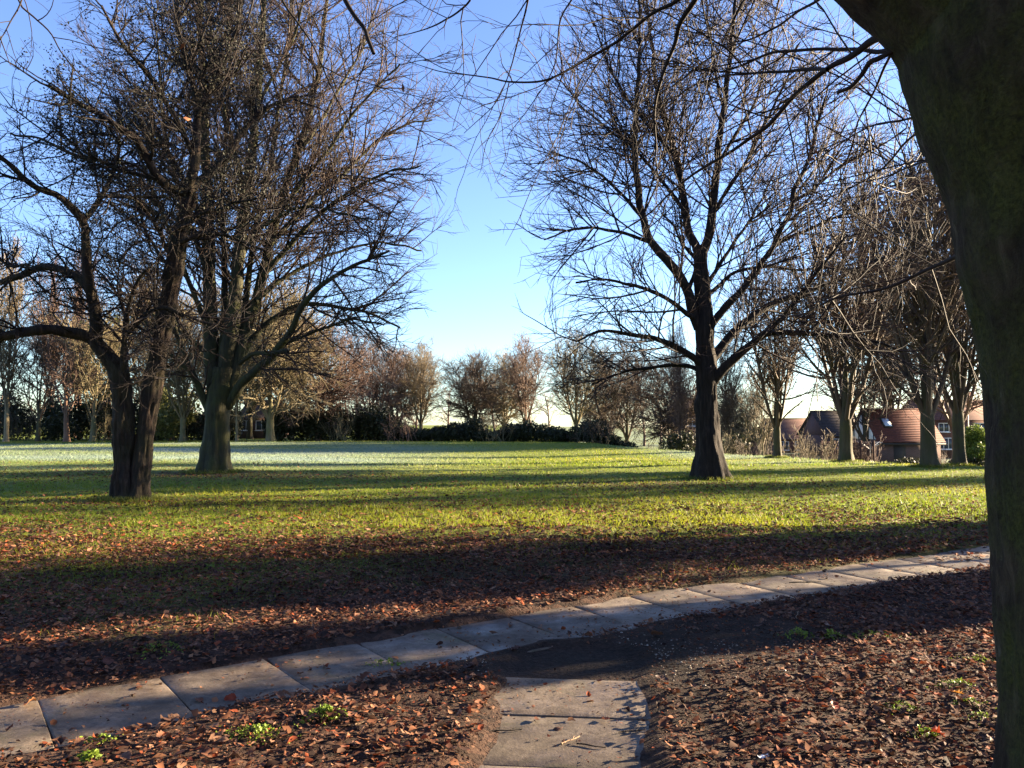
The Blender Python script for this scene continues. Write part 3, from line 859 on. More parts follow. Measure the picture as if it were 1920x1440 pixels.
# --- dark tree right of the middle ---------------------------------------------------
def tree_right_mid():
    g = np.random.default_rng(303)
    d = 21.3
    base = P(1331, 898, d); base[2] = gz(base[0], base[1]) - 0.04
    root = empty('broad_bare_tree', base, 'dark bare tree with broad spreading limbs right of the middle', 'tree')
    def pp(l): return [P(x, y, d) - base for x, y in l]
    tp = pp([(1332, 903), (1331, 880), (1328, 840), (1326, 800), (1325, 740), (1324, 690), (1322, 640), (1321, 594), (1318, 555), (1315, 516), (1314, 477)])
    V, F = trunk_mesh(tp, [.36, .34, .31, .295, .275, .27, .25, .22, .20, .185, .165], 56, .045, 12, .62, .36, 6, .026, (.055, .5), .05)
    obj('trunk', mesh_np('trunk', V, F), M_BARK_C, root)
    L = [
        ([(1314, 480), (1327, 448), (1333, 409), (1338, 370), (1345, 310), (1350, 250), (1356, 200), (1370, 100), (1380, 0), (1386, -120)], .14, .03, -.6),
        ([(1314, 485), (1304, 462), (1292, 436), (1286, 399), (1280, 360), (1270, 300), (1252, 240), (1235, 180), (1222, 90), (1210, -20)], .13, .03, .9),
        ([(1312, 615), (1300, 588), (1295, 570), (1289, 545), (1276, 520), (1249, 487), (1222, 455), (1206, 410), (1198, 370), (1190, 300), (1194, 200), (1200, 90), (1200, -30)], .16, .03, -1.0),
        ([(1289, 548), (1303, 510), (1300, 480), (1278, 455), (1262, 420), (1240, 400)], .07, .02, 1.2),
        ([(1328, 625), (1337, 605), (1366, 570), (1395, 539), (1424, 497), (1449, 465), (1462, 432), (1478, 405), (1486, 378), (1492, 350), (1515, 300), (1530, 250), (1550, 180)], .12, .03, -1.6),
        ([(1449, 465), (1473, 448), (1523, 427), (1560, 409), (1610, 392), (1660, 350), (1720, 320)], .06, .02, .8),
        ([(1332, 680), (1352, 652), (1375, 623), (1405, 598), (1434, 578), (1463, 565), (1492, 555), (1523, 543), (1560, 528), (1620, 500), (1690, 470)], .14, .03, 1.5),
        ([(1332, 725), (1346, 703), (1375, 674), (1403, 650), (1438, 625), (1488, 623), (1541, 628), (1594, 634), (1640, 640), (1690, 660)], .15, .025, -1.8),
        ([(1438, 625), (1460, 602), (1481, 579), (1509, 540), (1540, 500), (1590, 440)], .09, .025, -2.2),
        ([(1320, 690), (1304, 673), (1272, 653), (1240, 640), (1190, 628), (1130, 620), (1080, 640)], .11, .025, -1.2),
        ([(1320, 705), (1300, 689), (1268, 685), (1220, 690), (1160, 700), (1110, 720)], .08, .02, 1.6),
        ([(1310, 600), (1290, 590), (1250, 560), (1200, 540), (1140, 525), (1080, 530)], .08, .02, -1.6),
        ([(1206, 410), (1170, 370), (1130, 330), (1080, 300), (1030, 285)], .06, .02, 1.0),
        ([(1222, 455), (1180, 440), (1130, 430), (1080, 430), (1020, 450)], .06, .02, -1.4),
        ([(1320, 545), (1335, 520), (1360, 480), (1400, 420), (1430, 370), (1460, 300)], .07, .02, 1.8),
        ([(1333, 410), (1360, 360), (1400, 300), (1430, 240), (1470, 160), (1500, 80)], .06, .02, -1.4),
        ([(1345, 310), (1380, 250), (1420, 180), (1440, 90), (1460, 0)], .06, .02, 1.5),
        ([(1270, 300), (1230, 250), (1180, 190), (1140, 120), (1110, 40)], .06, .02, -1.3),
        ([(1286, 400), (1250, 350), (1200, 290), (1150, 250), (1090, 200), (1050, 150)], .06, .02, 1.8),
        ([(1356, 200), (1340, 130), (1330, 60), (1320, -40)], .05, .02, 1.2),
        ([(1318, 560), (1345, 540), (1380, 510), (1440, 500), (1500, 505), (1560, 500), (1620, 520)], .06, .02, 2.2),
        ([(1486, 380), (1530, 350), (1580, 310), (1640, 280), (1700, 240)], .05, .02, -1.2),
    ]
    limbs = survey(base, d, L)
    limb_objects(root, limbs, M_BARK_C, 12, 31, .01)
    Q0, R0 = pad_paths(limbs, 18)
    Q1, R1 = sprout(Q0, R0, 3.8, .12, 1, (1.6, 4.3), (46, 12), 8, .085, [(0, 0, .10), (0, 0, -.02)], .028, .009, g, zmax=17)
    Q2, R2 = sprout(Q1, R1, 4.0, .1, 1, (.8, 2.1), (38, 12), 5, .09, (0, 0, .02), .015, .007, g, zmax=17)
    Q3, R3 = sprout(Q2, R2, 3.7, .1, 1, (.4, 1.0), (36, 13), 3, .10, (0, 0, .03), .009, .0055, g, zmax=16.5)
    crown_object(root, [(Q1, R1), (Q2, R2), (Q3, R3)], M_TWIG_C)
tree_right_mid()

# --- near tree at the right edge -----------------------------------------------------
def tree_near():
    g = np.random.default_rng(404)
    base = np.array([1.92, 2.5, 0.0]); base[2] = gz(base[0], base[1]) - 0.03
    root = empty('near_tree', base, 'large mossy trunk close up at the right edge leaning left', 'tree')
    tp = np.array([(1.905, 2.5, 0.0), (1.905, 2.5, .4), (1.895, 2.5, .9), (1.88, 2.5, 1.34), (1.845, 2.5, 1.80), (1.81, 2.5, 2.07), (1.765, 2.5, 2.33), (1.695, 2.5, 2.55), (1.64, 2.48, 2.85), (1.72, 2.45, 3.3), (1.85, 2.4, 4.0), (2.0, 2.3, 5.2), (2.1, 2.2, 7.0), (2.1, 2.1, 9.5)]) + np.array([.035, 0, 0]) - base
    V, F = trunk_mesh(tp, [.33, .318, .312, .311, .315, .32, .328, .345, .36, .33, .28, .24, .18, .08], 100, .030, 4, .30, .2, 5, .007, (.045, .10), .026)
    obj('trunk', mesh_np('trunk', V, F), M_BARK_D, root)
    big = np.array([(1.66, 2.5, 2.62), (1.48, 2.5, 2.90), (1.22, 2.53, 3.13), (.92, 2.6, 3.38), (.4, 2.85, 3.85), (-.3, 3.2, 4.4), (-1.4, 3.6, 5.0), (-2.9, 4.0, 5.5), (-4.5, 4.4, 5.8)]) + np.array([.05, 0, 0]) - base
    V, F = trunk_mesh(big, [.30, .235, .19, .165, .14, .12, .09, .06, .03], 48, .04, 9, .0, .3, 4, .006, (.05, .12), .04)
    obj('limb', mesh_np('limb', V, F), M_BARK_D, root)
    def tr(pts, r0, r1, da, db):
        n = len(pts)
        q = np.array([P(x, y, da + (db - da) * (i / (n - 1))) for i, (x, y) in enumerate(pts)]) - base
        return (q, r0, r1)
    B = [
        tr([(1690, 60), (1645, 72), (1600, 102), (1550, 131), (1500, 171), (1435, 240), (1375, 281), (1310, 321), (1260, 360), (1215, 402), (1170, 430)], .016, .003, 2.55, 4.2),
        tr([(1710, 100), (1675, 97), (1635, 96), (1570, 92), (1500, 95), (1435, 103), (1385, 125), (1340, 135), (1260, 115), (1160, 104), (1060, 90)], .011, .002, 2.6, 4.4),
        tr([(1552, 130), (1500, 131), (1410, 137), (1340, 147), (1285, 170), (1240, 210), (1160, 240), (1080, 235)], .008, .002, 2.9, 4.6),
        tr([(1330, -120), (1318, -40), (1305, 0), (1275, 45), (1266, 85), (1240, 150), (1226, 210), (1230, 280), (1222, 330)], .017, .003, 3.1, 3.6),
        tr([(1400, -130), (1320, -50), (1270, 0), (1220, 30), (1160, 75), (1100, 110), (1025, 149), (960, 154), (920, 147), (875, 140), (825, 134), (775, 118)], .011, .002, 3.1, 4.3),
        tr([(600, -120), (630, -45), (647, 0), (665, 30), (684, 55), (690, 75), (701, 101)], .016, .008, 3.5, 3.4),
        tr([(1680, 92), (1650, 108), (1630, 118), (1612, 145), (1595, 162), (1570, 174)], .010, .007, 2.6, 2.8),
        tr([(1815, 470), (1792, 482), (1740, 505), (1660, 541), (1576, 556), (1534, 575), (1500, 590), (1440, 600)], .011, .0025, 2.55, 4.2),
        tr([(1770, 225), (1735, 215), (1690, 225), (1640, 235), (1590, 260), (1530, 300), (1470, 330), (1400, 350)], .007, .002, 2.6, 4.4),
        tr([(1780, 235), (1740, 240), (1700, 265), (1650, 320), (1600, 350), (1540, 380), (1480, 430)], .007, .002, 2.6, 4.2),
        tr([(1790, 290), (1760, 295), (1710, 310), (1650, 335), (1580, 345), (1500, 345)], .006, .002, 2.6, 4.0),
        tr([(1705, 80), (1672, 100), (1640, 170), (1610, 230), (1590, 300), (1560, 360), (1520, 430)], .007, .002, 2.6, 4.0),
        tr([(1440, -120), (1410, -30), (1380, 30), (1350, 90), (1330, 160), (1300, 200)], .007, .002, 3.0, 4.4),
        tr([(1620, -90), (1560, -20), (1500, 20), (1440, 60), (1380, 80), (1310, 85), (1240, 60)], .008, .002, 2.8, 4.2),
        tr([(30, -90), (35, 0), (60, 30), (95, 62), (116, 100), (150, 140), (190, 170)], .007, .002, 4.0, 4.2),
        tr([(60, -90), (40, 0), (20, 40), (0, 75), (-40, 110)], .006, .002, 4.0, 4.0),
        tr([(490, -90), (475, 0), (462, 45), (450, 78), (430, 130), (412, 168)], .006, .002, 3.7, 3.8),
        tr([(500, -90), (530, 0), (560, 45), (590, 92), (632, 188), (652, 222), (660, 268)], .006, .003, 3.7, 3.9),
        tr([(900, -110), (880, 0), (830, 40), (780, 60), (740, 70)], .007, .002, 3.5, 4.4),
        tr([(1010, -120), (990, 0), (975, 60), (960, 120), (930, 190), (870, 250)], .006, .002, 3.4, 4.4),
        tr([(1120, -120), (1080, -20), (1050, 40), (1040, 120), (1000, 190), (950, 260)], .006, .002, 3.3, 4.6),
    ]
    for p, r0, r1 in B:
        n = max(16, int(np.linalg.norm(np.diff(p, axis=0), axis=1).sum() / .03))
        q = catmull(p, n)
        q[1:-1] += .006 * np.stack([n2(np.arange(n) * .25, np.full(n, p[0, 0] * 9 + a), 1.0, 77 + a) for a in range(3)], -1)[1:-1]
        R = (r0 + (r1 - r0) * np.linspace(0, 1, n) ** .8) * (1 + .14 * n2(np.arange(n) * .5, np.full(n, p[0, 2]), 1, 6))
        V, F = tubes(q[None], R[None], 8)
        obj('branch', mesh_np('branch', V, F), M_TWIG_D, root)
    thick = [b for i, b in enumerate(B) if i not in (5, 6)]
    Q0, R0 = pad_paths(thick, 16)
    Q1, R1 = sprout(Q0, R0, 9.0, .15, 1, (.35, 1.15), (46, 13), 8, .12, (0, 0, .015), .0036, .0016, g, taper=.4)
    Q2, R2 = sprout(Q1, R1, 8.5, .15, 1, (.14, .45), (44, 14), 5, .16, (0, 0, .02), .0022, .0012, g)
    Q3, R3 = sprout(Q2, R2, 6, .2, 1, (.05, .15), (42, 14), 3, .2, (0, 0, .02), .0015, .0010, g)
    crown_object(root, [(Q1, R1), (Q2, R2), (Q3, R3)], M_TWIG_D, 'crown', (5, 3, 3))
    # upper crown out of frame, for the shade it throws
    Qa, Ra = pad_paths([(tp[7:], .3, .06), (big[3:], .16, .03)], 14)
    Qb, Rb = sprout(Qa, Ra, 1.6, .25, 1, (2.0, 4.5), (55, 12), 7, .1, (0, 0, .06), .05, .008, g)
    Qb2 = Qb + base
    v = 720 - F_PX * 0
    # keep only those that stay above the top edge of the photograph
    up = (Qb2[:, :, 2] - H_CAM) / np.maximum(Qb2[:, :, 1], .3) > .64
    back = Qb2[:, :, 1] < .2
    ok = (up | back).all(1)
    Qb, Rb = Qb[ok], Rb[ok]
    Qc, Rc = sprout(Qb, Rb, 2.6, .2, 1, (.6, 1.5), (45, 14), 4, .15, (0, 0, .08), .01, .004, g)
    crown_object(root, [(Qb, Rb), (Qc, Rc)], M_TWIG_D, 'upper_crown', (6, 3))
    # few dead leaves still hanging
    tips = [P(755, 165, 3.9), P(720, 336, 4.0), P(972, 75, 3.6), P(342, 86, 3.9), P(351, 222, 3.9), P(658, 250, 3.9), P(1525, 270, 3.6), P(1530, 285, 3.6), P(1522, 298, 3.6), P(1527, 262, 3.6), P(1519, 282, 3.6)]
    c = np.array(tips) - base
    V, F = leaf_quads(c, .026, g, aspect=.4)
    dm = noise_mat('dead_leaf', [(.3, (.09, .03, .015)), (.7, (.2, .08, .03))], 20, .7)
    for i in range(len(c)): obj('dead_leaf', mesh_np('dead_leaf', V[i * 4:i * 4 + 4], np.array([[0, 1, 2, 3]]), False), dm, root)
tree_near()

# ------------------------------------------------------------------ background tree kinds (mesh shared by copies)
def kind_tree(seed, H, r, clear, n1, L1, a1, L2, L3, d2, d3, rm, lean=0.0, up=.08, fork=0, top=.02, fs=1.0):
    g = np.random.default_rng(seed)
    z = H * np.linspace(0, 1, 14) ** 1.35
    tp = np.stack([lean * z + .25 * n2(z * .3, z * 0 + seed, 1, seed) * (z / H), .25 * n2(z * .3, z * 0 + seed + 5, 1, seed) * (z / H), z], -1)
    rad = r * (1 - z / H) ** .75 + top
    if fork: rad = rad * (1 - .55 * sstep(clear * .7, clear * 2.2, z))
    z_ = z
    V, F = trunk_mesh(tp, rad, 16, .22, seed, .45, .25, 5, .012, (.1, .6), .03)
    t_me = mesh_np('trunk', V, F)
    stems, sr = [tp], [rad]
    Q0 = catmull(np.concatenate([tp, rad[:, None]], 1), 20)
    Qp, Rp = Q0[None, :, :3], Q0[None, :, 3]
    groups = []
    if fork:
        z0 = clear * .75
        fl = []
        for i in range(fork):
            a = 2 * math.pi * i / fork + g.random()
            sp = (.14 + .14 * g.random()) * fs
            hh = H * (.68 + .28 * g.random()) - z0
            zz = np.linspace(0, hh, 7)
            rr = sp * hh * (zz / hh) ** .75
            fl.append((np.stack([np.cos(a) * rr, np.sin(a) * rr, z0 + zz], -1) + np.array([lean * z0, 0, 0]), r * .45, .02))
        Qf, Rf = pad_paths(fl, 20)
        groups.append((Qf, Rf))
        Qp = np.concatenate([Qp, Qf]); Rp = np.concatenate([Rp, Rf])
    t0 = clear / H
    Q1, R1 = sprout(Qp, Rp, n1 / H, t0, .97, L1, a1, 7, .10, [(0, 0, up), (0, 0, up * .3)], r * .38, rm * 2, g, taper=.62, lenpow=.0, env=True)
    Q2, R2 = sprout(Q1, R1, d2, .12, 1, L2, (42, 14), 5, .15, (0, 0, .03), rm * 3, rm * 1.4, g)
    Q3, R3 = sprout(Q2, R2, d3, .1, 1, L3, (40, 15), 3, .2, (0, 0, .03), rm * 1.5, rm, g)
    parts = [tubes(Q, R, k) for (Q, R), k in zip(groups + [(Q1, R1), (Q2, R2), (Q3, R3)], ([7] if fork else []) + [5, 3, 3])]
    V, F = merge(parts)
    return t_me, mesh_np('crown', V, F)

KIND = dict(
    slim=kind_tree(501, 17, .19, 3.0, 60, (1.8, 3.4), (34, 9), (.9, 2.1), (.5, 1.2), 3.0, 3.4, .012, up=.12, fork=3, fs=.5),
    round=kind_tree(502, 12, .21, 2.2, 34, (1.8, 3.6), (46, 12), (1.0, 2.2), (.5, 1.2), 3.0, 3.2, .012, up=.08, fork=6, fs=1.35),
    small=kind_tree(503, 9, .14, 2.0, 26, (1.4, 2.8), (46, 12), (.8, 1.7), (.4, 1.0), 3.2, 3.4, .012, up=.05, lean=.03, fork=4, fs=1.3),
    stems=kind_tree(504, 13, .25, 2.0, 26, (1.8, 4.0), (40, 12), (.9, 2.0), (.4, .9), 3.0, 3.4, .0085, up=.10, fork=6, fs=1.0),
    willow=kind_tree(505, 11, .30, 1.8, 46, (2.4, 4.6), (62, 12), (1.2, 2.6), (.6, 1.3), 2.8, 2.8, .014, up=-.02, fork=5, fs=1.5),
)
M_BG = dict(
    pale=(bark_mat('pale_yellow_bark', [(.3, (.11, .088, .052)), (.7, (.24, .195, .12))], 5, .2, .4), twig_mat('pale_yellow_twigs', (.10, .078, .048), (.18, .14, .085), .3)),
    red=(bark_mat('reddish_bark', [(.3, (.085, .05, .034)), (.7, (.19, .112, .075))], 5, .2, .4), twig_mat('reddish_twigs', (.075, .047, .036), (.14, .09, .066), .3)),
    brown=(bark_mat('grey_brown_bark', [(.3, (.03, .026, .018)), (.7, (.085, .072, .045))], 6, .2, .5, (.055, .06, .018), .6), twig_mat('grey_brown_twigs', (.045, .033, .023), (.10, .068, .047), .4)),
    olive=(bark_mat('olive_bark', [(.3, (.07, .062, .034)), (.7, (.16, .135, .075))], 6, .2, .5, (.09, .09, .03), .6), twig_mat('olive_twigs', (.085, .07, .037), (.165, .13, .072), .3)),
    dark=(M_BARK_C, twig_mat('brown_dark_twigs', (.045, .03, .022), (.09, .058, .042), .4)),
)

def place_tree(name, label, kind, mat, px, d, s=1.0, rz=0.0, sx=1.0, group=None, x=None):
    xx = (px - 960) / F_PX * d / math.cos(PITCH) if x is None else x
    z = float(gz(xx, d)) - .04
    o = empty(name, (xx, d, z), label, 'tree', group)
    o.rotation_euler = (0, 0, rz)
    o.scale = (s * sx, s * sx, s)
    t, c = KIND[kind]
    a = obj('trunk', t, None, o); own_mat(a, M_BG[mat][0])
    b = obj('crown', c, None, o); own_mat(b, M_BG[mat][1])
    return o

G_L, G_R, G_M = 'bare trees along the far left edge of the field', 'bare trees on the right side of the field', 'bare trees beyond the far middle of the field'
place_tree('ash_tree', 'pale yellow slim tree at the far left edge of the field', 'slim', 'pale', 15, 64, .98, .4, .9, G_L)
place_tree('young_tree', 'thin dull trunk second from the left in the far tree row', 'small', 'brown', 74, 65, 1.05, 1.9, 1.0, G_L)
place_tree('young_tree', 'upright reddish trunk third from the left in the far tree row', 'small', 'red', 128, 64, 1.3, 3.3, 1.0, G_L)
place_tree('young_tree', 'leaning reddish trunk just left of the twin-stemmed tree', 'small', 'olive', 176, 64, 1.15, .1, 1.0, G_L)
place_tree('forked_tree', 'small forked tree between the twin-stemmed tree and the greenish trunk', 'round', 'olive', 345, 62, .98, .9, .95, G_L)
place_tree('young_tree', 'very thin lit trunk right of the greenish trunk', 'slim', 'pale', 446, 62, .72, 2.2, .8, G_L)
place_tree('old_tree', 'thick lit trunk with spreading roots before the dark hedge', 'willow', 'olive', 508, 60, 1.08, 1.2, .9, G_L)
place_tree('bushy_tree', 'wide pinkish dome of fine twigs right of the thick rooted trunk', 'willow', 'red', 600, 66, .88, 2.7, 1.1, G_L)
place_tree('tall_tree', 'tall thin bare tree behind the reddish trunks, left one', 'slim', 'red', 96, 80, 1.1, 1.0, .7, G_L)
place_tree('tall_tree', 'tall thin bare tree behind the reddish trunks, right one', 'slim', 'red', 142, 82, 1.15, 4.0, .7, G_L)
place_tree('tall_tree', 'bare olive tree rising directly behind the twin stems', 'round', 'olive', 275, 70, 1.25, 5.0, .9, G_L)
place_tree('tall_tree', 'bare pale tree behind the small forked tree', 'round', 'pale', 395, 74, 1.2, .3, .9, G_L)
place_tree('tall_tree', 'tall olive tree behind the thick rooted trunk', 'round', 'olive', 548, 74, 1.18, 2.0, .95, G_L)
place_tree('tall_tree', 'brown bare tree left of the thick rooted trunk', 'round', 'brown', 470, 76, 1.15, 2.6, .9, G_L)
place_tree('distant_tree', 'distant bare tree just left of the middle gap', 'round', 'red', 700, 76, .84, 3.0, 1.1, G_M)
place_tree('distant_tree', 'distant pale bare tree in the middle gap', 'round', 'pale', 790, 80, .80, 1.4, 1.1, G_M)
place_tree('distant_tree', 'low wide distant tree in the middle gap', 'willow', 'brown', 890, 78, .74, .6, 1.0, G_M)
place_tree('distant_tree', 'distant reddish tree right of the middle gap', 'round', 'red', 985, 76, .82, 4.4, 1.0, G_M)
place_tree('distant_tree', 'distant olive tree right of the middle gap', 'round', 'olive', 1080, 72, .86, 2.4, 1.1, G_M)
place_tree('distant_tree', 'distant tree left of the broad dark tree', 'round', 'brown', 1175, 70, .90, 5.4, 1.0, G_M)
place_tree('distant_tree', 'wide brown tree directly behind the broad dark trunk', 'willow', 'brown', 1260, 66, .80, 1.4, 1.0, G_M)
place_tree('distant_tree', 'wide pinkish tree behind the reddish thicket', 'willow', 'red', 745, 86, .85, 4.1, 1.0, G_M)
place_tree('distant_tree', 'wide brown tree behind the olive thicket', 'willow', 'olive', 945, 88, .82, 5.2, 1.0, G_M)
place_tree('distant_tree', 'wide brown tree at the right end of the middle hedge', 'willow', 'brown', 1130, 84, .85, 3.6, 1.0, G_M)
place_tree('poplar_tree', 'slim bare tree just left of the broad dark trunk', 'slim', 'red', 1276, 56, .62, .8, .7, G_M)
place_tree('poplar_tree', 'slim bare tree just right of the broad dark trunk', 'slim', 'brown', 1362, 55, .62, 2.8, .8, G_M)
place_tree('distant_tree', 'low olive tree behind the small brick gable', 'willow', 'olive', 1372, 62, .55, 3.4, 1.0, G_M)
place_tree('poplar_tree', 'slim pale leaning tree before the small brick gable', 'small', 'pale', 1428, 44, .75, 1.6, .8, G_M)
place_tree('upright_tree', 'many-stemmed tree with lit right edge left of the wooden fence', 'stems', 'brown', 1455, 34.8, .74, .5, .85, G_R)
place_tree('upright_tree', 'many-stemmed tree with thick trunk before the wooden fence', 'stems', 'brown', 1583, 31.0, .95, 2.9, .95, G_R)
place_tree('upright_tree', 'tree with thick trunk before the tiled garage roof', 'stems', 'brown', 1738, 27.0, 1.0, 4.6, .9, G_R)
place_tree('upright_tree', 'straight trunk beside the green bush at right', 'round', 'brown', 1795, 28.5, 1.05, 1.1, .8, G_R)
place_tree('tall_tree', 'tall twiggy tree rising behind the garage', 'slim', 'brown', 1670, 66, 1.05, .9, 1.5, G_R)
place_tree('tall_tree', 'tall twiggy tree behind the house with white window', 'round', 'red', 1790, 66, 1.4, 2.1, 1.1, G_R)
place_tree('tall_tree', 'brown twiggy tree behind the wooden fence', 'round', 'brown', 1620, 60, 1.05, 3.1, 1.0, G_R)

def far_wood():
    """low far-off line of bare trees that reads as one mass"""
    g = np.random.default_rng(560)
    Qs = []
    n = 76
    x = np.linspace(-125, 185, n) + g.normal(size=n) * 1.5
    y = 105 + 22 * g.random(n)
    h = (6.5 + 4.5 * g.random(n)) * (1 - .45 * np.exp(-((x / y - .36) / .09) ** 2))
    z = base_z(x, y)
    p = np.stack([np.stack([x, y, z - .1], -1), np.stack([x + g.normal(size=n) * .3, y, z + h * .5], -1), np.stack([x + g.normal(size=n) * .8, y, z + h], -1)], 1)
    t = np.linspace(0, 1, 7)[None, :, None]
    Q0 = p[:, :1] * (1 - t) ** 2 + 2 * p[:, 1:2] * t * (1 - t) + p[:, 2:] * t ** 2
    R0 = np.repeat((.22 * (1 - np.linspace(0, .92, 7)))[None], n, 0)
    Q1, R1 = sprout(Q0, R0, 2.6, .12, 1, (1.8, 4.0), (50, 14), 5, .12, (0, 0, .05), .07, .03, g, env=True)
    Q2, R2 = sprout(Q1, R1, 1.7, .1, 1, (.9, 2.0), (42, 14), 3, .15, (0, 0, .03), .035, .028, g)
    V, F = merge([tubes(Q0, R0, 5), tubes(Q1, R1, 3), tubes(Q2, R2, 3)])
    o = obj('distant_wood', mesh_np('distant_wood', V, F), M_BG['red'][1])
    tag(o, 'far-off low line of bare woodland beyond the field', 'woodland', None, 'stuff')
far_wood()
# unseen trees: right ones throw the long shadows, others added to block sky light
for i, (x, y, kd, s, rz) in enumerate([(16.0, 14.6, 'stems', .9, .4), (29, 26.5, 'stems', .9, 3.6), (36, 34, 'slim', .9, .2), (-7, -4, 'stems', 1.0, 2.0), (2.5, -5, 'round', 1.1, 4.0), (8.5, -2.5, 'stems', 1.0, 5.1), (-2.5, -11, 'round', 1.2, 1.0), (-12, 1.5, 'round', 1.0, 3.3)]):
    place_tree('shade_tree', ['bare tree off the right side nearest the long path', 'bare many-stemmed tree off the right side beyond the field', 'slim bare tree farthest off the right side', 'many-stemmed bare tree added behind the camera on the left to dim the sky light', 'round bare tree added close behind the camera to dim the sky light', 'many-stemmed bare tree added behind the camera on the right to dim the sky light', 'round bare tree added farthest behind the camera to dim the sky light', 'round bare tree added off the left side to dim the sky light'][i], kd, 'brown', 0, y, s, rz, 1.0, 'bare trees outside the picture', x=x)

# ------------------------------------------------------------------ evergreen masses
def foliage_mat(name, c1, c2, transl=.25):
    m, nt, b = new_mat(name)
    L = nt.links
    tc = N_(nt, 'ShaderNodeTexCoord')
    n1 = N_(nt, 'ShaderNodeTexNoise', Scale=1.6, Detail=5.0, Roughness=.7)
    L.new(tc.outputs['Object'], n1.inputs['Vector'])
    r = ramp(nt, [(.32, c1), (.68, c2)]); L.new(n1.outputs[0], r.inputs[0])
    L.new(r.outputs[0], b.inputs['Base Color']); b.inputs['Roughness'].default_value = .55
    tr = N_(nt, 'ShaderNodeBsdfTranslucent'); L.new(r.outputs[0], tr.inputs[0])
    mx = N_(nt, 'ShaderNodeMixShader'); mx.inputs[0].default_value = transl
    L.new(b.outputs[0], mx.inputs[1]); L.new(tr.outputs[0], mx.inputs[2]); L.new(mx.outputs[0], nt.nodes['Material Output'].inputs[0])
    return m
M_HEDGE = foliage_mat('dark_hedge_leaf', (.012, .016, .007), (.044, .048, .020), .15)
M_CONIF = foliage_mat('yellow_green_conifer', (.05, .06, .015), (.13, .13, .035))
M_PINE = foliage_mat('dark_pine', (.022, .032, .014), (.06, .075, .028))
M_BUSH = foliage_mat('bright_bush', (.07, .11, .02), (.15, .20, .035), .3)
M_BROWNB = foliage_mat('brown_bush', (.05, .035, .02), (.11, .075, .045), .1)

def bush(name, label, cat, C, R, n, size, m, seed, group=None, stem_m=None, shell=.4):
    g = np.random.default_rng(seed)
    C = np.asarray(C, float); R = np.asarray(R, float)
    b = np.array([C[:, 0].mean(), C[:, 1].mean(), 0]); b[2] = gz(b[0], b[1])
    root = empty(name, b, label, cat, group)
    V, F = leaf_cloud(C - b, R, n, size, g, shell=shell)
    V[:, 2] = np.maximum(V[:, 2], -.02)
    obj('foliage', mesh_np('foliage', V, F, False), m, root)
    paths = []
    for i in range(min(len(C), 14)):
        e = C[i] - b; e[2] += R[i][2] * .3
        s = np.array([e[0] + .2 * g.normal(), e[1] + .1 * g.normal(), -.05 + (gz(C[i][0], C[i][1]) - b[2])])
        paths.append((np.stack([s, (s + e) / 2 + g.normal(size=3) * .12, e]), .05, .015))
    Q, Rr = pad_paths(paths, 8)
    V, F = tubes(Q, Rr, 6)
    tag(obj('stems', mesh_np('stems', V, F), stem_m or M_BG['brown'][0], root), kind='stuff')
    return root

def hedge_run(name, label, px0, px1, d0, d1, h, depth, n, seed, m=None, hv=.25, size=.10):
    g = np.random.default_rng(seed)
    k = max(3, int(abs(P(px1, 800, d1)[0] - P(px0, 800, d0)[0]) / .75))
    C, R = [], []
    for i in range(k):
        t = i / (k - 1)
        d = d0 + (d1 - d0) * t
        x = (px0 + (px1 - px0) * t - 960) / F_PX * d
        hh = h * (1 + hv * g.normal() * .6 + hv * math.sin(i * .9 + seed))
        z = float(base_z(x, d))
        C.append((x + .2 * g.normal(), d + .3 * g.normal(), z + hh * .46)); R.append((.95 + .3 * g.random(), depth * .6, hh * .54))
    return bush(name, label, 'hedge', C, R, n, size, m or M_HEDGE, seed, shell=.55)

hedge_run('hedge', 'tall dark evergreen hedge behind the far left tree row', -160, 300, 72, 72, 4.3, 2.4, 43200, 601, hv=.10, size=.11)
hedge_run('hedge', 'dark hedge between the twin-stemmed tree and the greenish trunk', 285, 440, 70, 70, 3.2, 2.0, 18900, 602, hv=.2, size=.11)
hedge_run('hedge', 'black low hedge right of the thick rooted trunk', 515, 720, 67, 66, 3.1, 2.2, 24300, 603, hv=.15, size=.11)
hedge_run('hedge', 'dark hedge across the far middle of the field', 730, 1120, 68, 63, 1.5, 2.0, 32400, 604, hv=.25, size=.11)
hedge_run('hedge', 'dark hedge left of the broad dark trunk', 1125, 1330, 62, 56, 1.4, 1.8, 18900, 605, hv=.3, size=.10)
hedge_run('hedge', 'low brown hedge in front of the small brick gable', 1335, 1475, 52, 47, 1.3, 1.5, 5000, 606, M_BROWNB, .3, .10)
hedge_run('hedge', 'dark shaded hedge under the garage and window at right', 1700, 1900, 33, 28, 1.05, 1.3, 14000, 607, hv=.25, size=.045)
bush('evergreen_shrub', 'dark shrub with green base before the far left hedge', 'shrub', [P(110, 795, 67), P(95, 805, 67), P(128, 806, 67)], [(1.3, .9, 1.1)] * 3, 1600, .12, M_HEDGE, 611)
bush('golden_shrub', 'yellow green shrub right of the twin stems', 'shrub', [P(310, 790, 64), P(330, 780, 65), P(300, 760, 66), P(350, 765, 66)], [(1.2, 1, 1.6)] * 4, 3200, .13, M_CONIF, 612)
bush('lit_bush', 'bright green lit bush beside the right trunk', 'shrub', [P(1815, 838, 31), P(1828, 815, 31), P(1838, 850, 30.5), P(1822, 860, 30.5), P(1845, 828, 31)], [(.42, .4, .45)] * 5, 7500, .042, M_BUSH, 613)
bush('laurel_bush', 'low dark bush at the foot of the slim trees beyond the broad dark tree', 'shrub', [P(1285, 832, 50), P(1262, 836, 50), P(1380, 838, 48)], [(1.0, .7, .9)] * 3, 1800, .10, M_HEDGE, 614)
g_ = np.random.default_rng(620)
